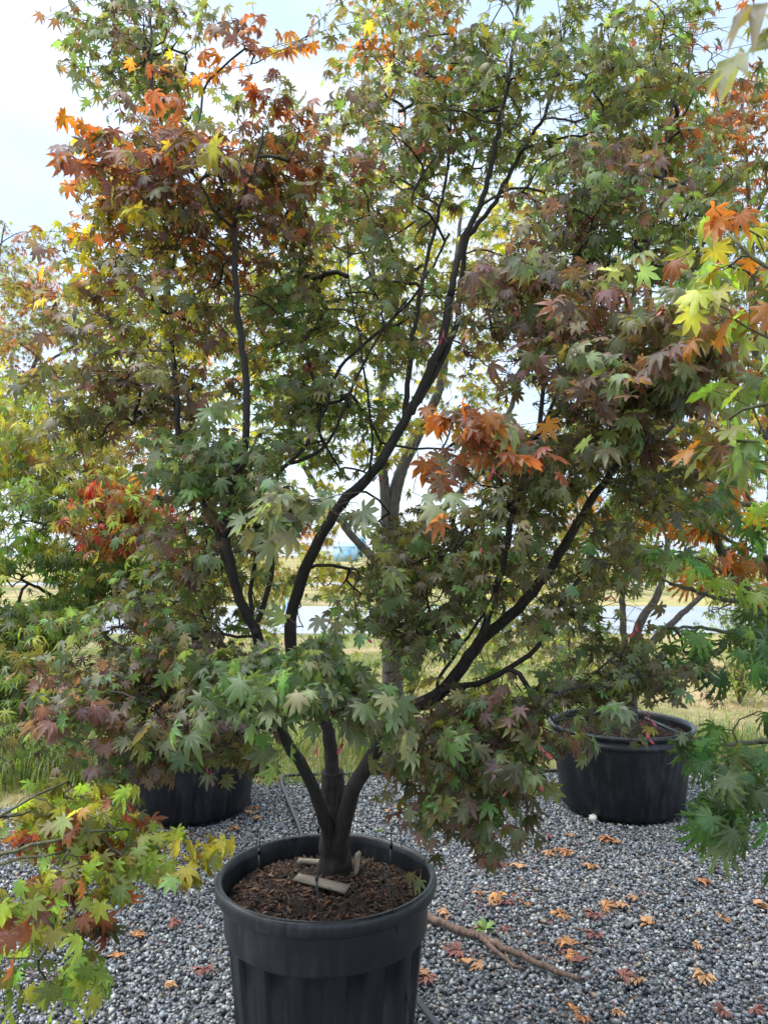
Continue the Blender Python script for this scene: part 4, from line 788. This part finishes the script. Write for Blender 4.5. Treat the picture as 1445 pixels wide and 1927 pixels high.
# far beyond the road: hopper silo and shed
t = thing('silo', 'pale blue hopper silo on thin legs far beyond the road', 'silo', (*P(678, 1040, 210)[:2], -.03)); M['blue'] = plain('hazed_blue_steel', (.25, .48, .66), .5); M['lblue'] = plain('hazed_blue_cladding', (.42, .62, .78), .6)  # blue steel and cladding, paled in the base colour to stand in for distance haze
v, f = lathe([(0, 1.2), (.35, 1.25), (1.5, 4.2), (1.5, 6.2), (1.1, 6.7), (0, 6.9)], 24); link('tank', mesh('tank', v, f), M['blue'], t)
for sx in (-1, 1):
    for sy in (-1, 1):
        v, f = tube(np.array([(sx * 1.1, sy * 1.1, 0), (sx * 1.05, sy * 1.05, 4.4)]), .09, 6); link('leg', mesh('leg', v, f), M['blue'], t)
sp = (*P(655, 1040, 225)[:2], -.03); t = thing('shed', 'light blue metal shed behind the silo', 'shed', sp)
def box(x0, x1, y0, y1, z0, z1): return [(x, y, z) for z in (z0, z1) for x, y in ((x0, y0), (x1, y0), (x1, y1), (x0, y1))], [(0, 3, 2, 1), (4, 5, 6, 7), (0, 1, 5, 4), (1, 2, 6, 5), (2, 3, 7, 6), (3, 0, 4, 7)]
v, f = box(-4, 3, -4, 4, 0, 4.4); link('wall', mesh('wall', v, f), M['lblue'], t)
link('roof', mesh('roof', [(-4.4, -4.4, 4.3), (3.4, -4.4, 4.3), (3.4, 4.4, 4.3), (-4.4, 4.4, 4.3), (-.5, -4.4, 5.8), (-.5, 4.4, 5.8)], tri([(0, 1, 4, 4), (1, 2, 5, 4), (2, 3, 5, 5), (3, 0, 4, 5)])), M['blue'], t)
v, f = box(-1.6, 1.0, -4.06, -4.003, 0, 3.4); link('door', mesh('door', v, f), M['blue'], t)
# a blue post by the road
pp = G(540, 1165); t = thing('marker_post', 'slim blue marker post standing at the near side of the road', 'post', (pp[0], pp[1], -.03))
v, f = tube(np.array([(0, 0, 0), (0, 0, .62)]), .035, 10); link('shaft', mesh('shaft', v, f, True), M['blue'], t)
v, f = tube(np.array([(0, 0, .62), (0, 0, .68), (0, 0, .72)]), [.045, .045, .02], 10); link('cap', mesh('cap', v, f, True), M['lblue'], t)
# rough shrubs between the yard and the road
def shrub(px, y, h, w, label, cols, n=1500):
    x = P(px, 1100, y)[0]; t = thing('shrub', label, 'shrub', (x, y, -.03), 'rough shrubs before the road'); st = MB(); tips = []
    for _ in range(14):
        a = rng.random() * 6.28; e = np.array([math.cos(a) * w * rng.random(), math.sin(a) * w * rng.random(), h * rng.uniform(.6, 1)]); p = catmull(np.array([(0, 0, 0), e * np.array([.4, .4, .55]), e]), .08)
        v, f = tube(p, np.linspace(.009, .002, len(p)), 5, 0, False); st.add(v, f); tips.append(p)
    st.build('stems', M['bark2'], t, True, None, 'stuff'); A = np.vstack(tips); A = A[A[:, 2] > h * .12]
    c = A[rng.integers(0, len(A), n)] + rng.normal(0, .10, (n, 3)); c[:, 2] = np.maximum(c[:, 2], .03)
    ax = rng.normal(size=(n, 3)); ax[:, 2] -= .5; Mx = mats_from(c, ax, rng.normal(0, .6, (n, 3)) + np.array([0, 0, 1]), rng.uniform(.03, .055, n)); pv, pf, pr_, pe = PROTO['P0'][1]
    V = np.einsum('nij,kj->nki', Mx, pv) + c[:, None, :]; cl = np.array([COL[k] for k in cols.split()])[rng.integers(0, len(cols.split()), n)] * np.exp(rng.normal(0, .3, (n, 1)))
    link('crown', mesh('crown', V.reshape(-1, 3), (pf[None] + (np.arange(n) * len(pv))[:, None, None]).reshape(-1, 3), True, np.repeat(cl, len(pv), 0), {'rad': np.tile(pr_, n), 'vein': np.tile(pe, n)}), M['leaf'], t, 'stuff')
for px, y, h, w, lab, cols in ((330, 8.2, 1.25, .7, 'leafy green shrub behind the left tub', 'G LG MG'), (770, 8.8, 1.15, .7, 'yellow-green shrub behind the pale-stemmed maple', 'YG LG O'), (930, 8.4, 1.2, .75, 'olive green shrub behind the sweeping right limb', 'O G YG'), (1385, 8.6, 1.25, .7, 'fresh green shrub behind the cutleaf maple', 'LG G YG'), (60, 7.6, .95, .6, 'low dark green shrub by the tall grass clump', 'G MG BR'), (1075, 9.0, 1.0, .6, 'small green shrub behind the tub with the pipe', 'G YG')):
    shrub(px, y, h, w, lab, cols)
# far trees along the field
def far_tree(x, y, h, w, label, cols):
    t = thing('field_tree', label, 'tree', (x, y, -.03), 'trees far beyond the road')
    v, f = tube(np.array([(0, 0, 0), (.1, 0, h * .35), (.0, .1, h * .7)]), [h * .03, h * .022, h * .008], 8); link('trunk', mesh('trunk', v, f, True), M['bark2'], t)
    n = 2200; cl = rng.normal(size=(16, 3)); cl /= np.linalg.norm(cl, axis=1)[:, None]; cl *= (rng.random(16) ** .5)[:, None]; cl = cl * np.array([w, w, h * .33]) * .75 + np.array([0, 0, h * .6])
    c = cl[rng.integers(0, 16, n)] + rng.normal(0, 1, (n, 3)) * np.array([w, w, h * .33]) * .2
    a = rng.normal(size=(n, 3)); b = rng.normal(size=(n, 3)); s = h * .03
    a *= s / np.linalg.norm(a, axis=1)[:, None]; b *= s / np.linalg.norm(b, axis=1)[:, None]
    V = np.stack([c - a, c + b * .6, c + a, c - b * .6], 1).reshape(-1, 3); q = np.arange(n * 4).reshape(-1, 4)
    col = np.array([COL[k] for k in cols.split()])[rng.integers(0, len(cols.split()), n)] * (.6 + .6 * rng.random((n, 1)))
    link('crown', mesh('crown', V, q, False, np.repeat(col, 4, 0), {'rad': np.zeros(n * 4), 'vein': np.zeros(n * 4)}), M['leaf'], t, 'stuff')
for x, y, h, w, lab, cols in ((-95, 130, 8, 4, 'rounded green tree at the far edge of the field', 'G MG'), (-60, 110, 6, 3.2, 'low olive tree standing alone beyond the far track', 'O G'), (-30, 160, 6.5, 4, 'broad dull green tree far past the road', 'MG G O'), (38, 120, 7, 3.6, 'yellowing tree beyond the road near the field edge', 'YG O Y'), (62, 105, 7.5, 4, 'dark green bushy tree beyond the road', 'MG DG'), (22, 170, 6, 4, 'pale green tree far behind the yellowing one', 'LG G')):
    far_tree(x, y, h, w, lab, cols)
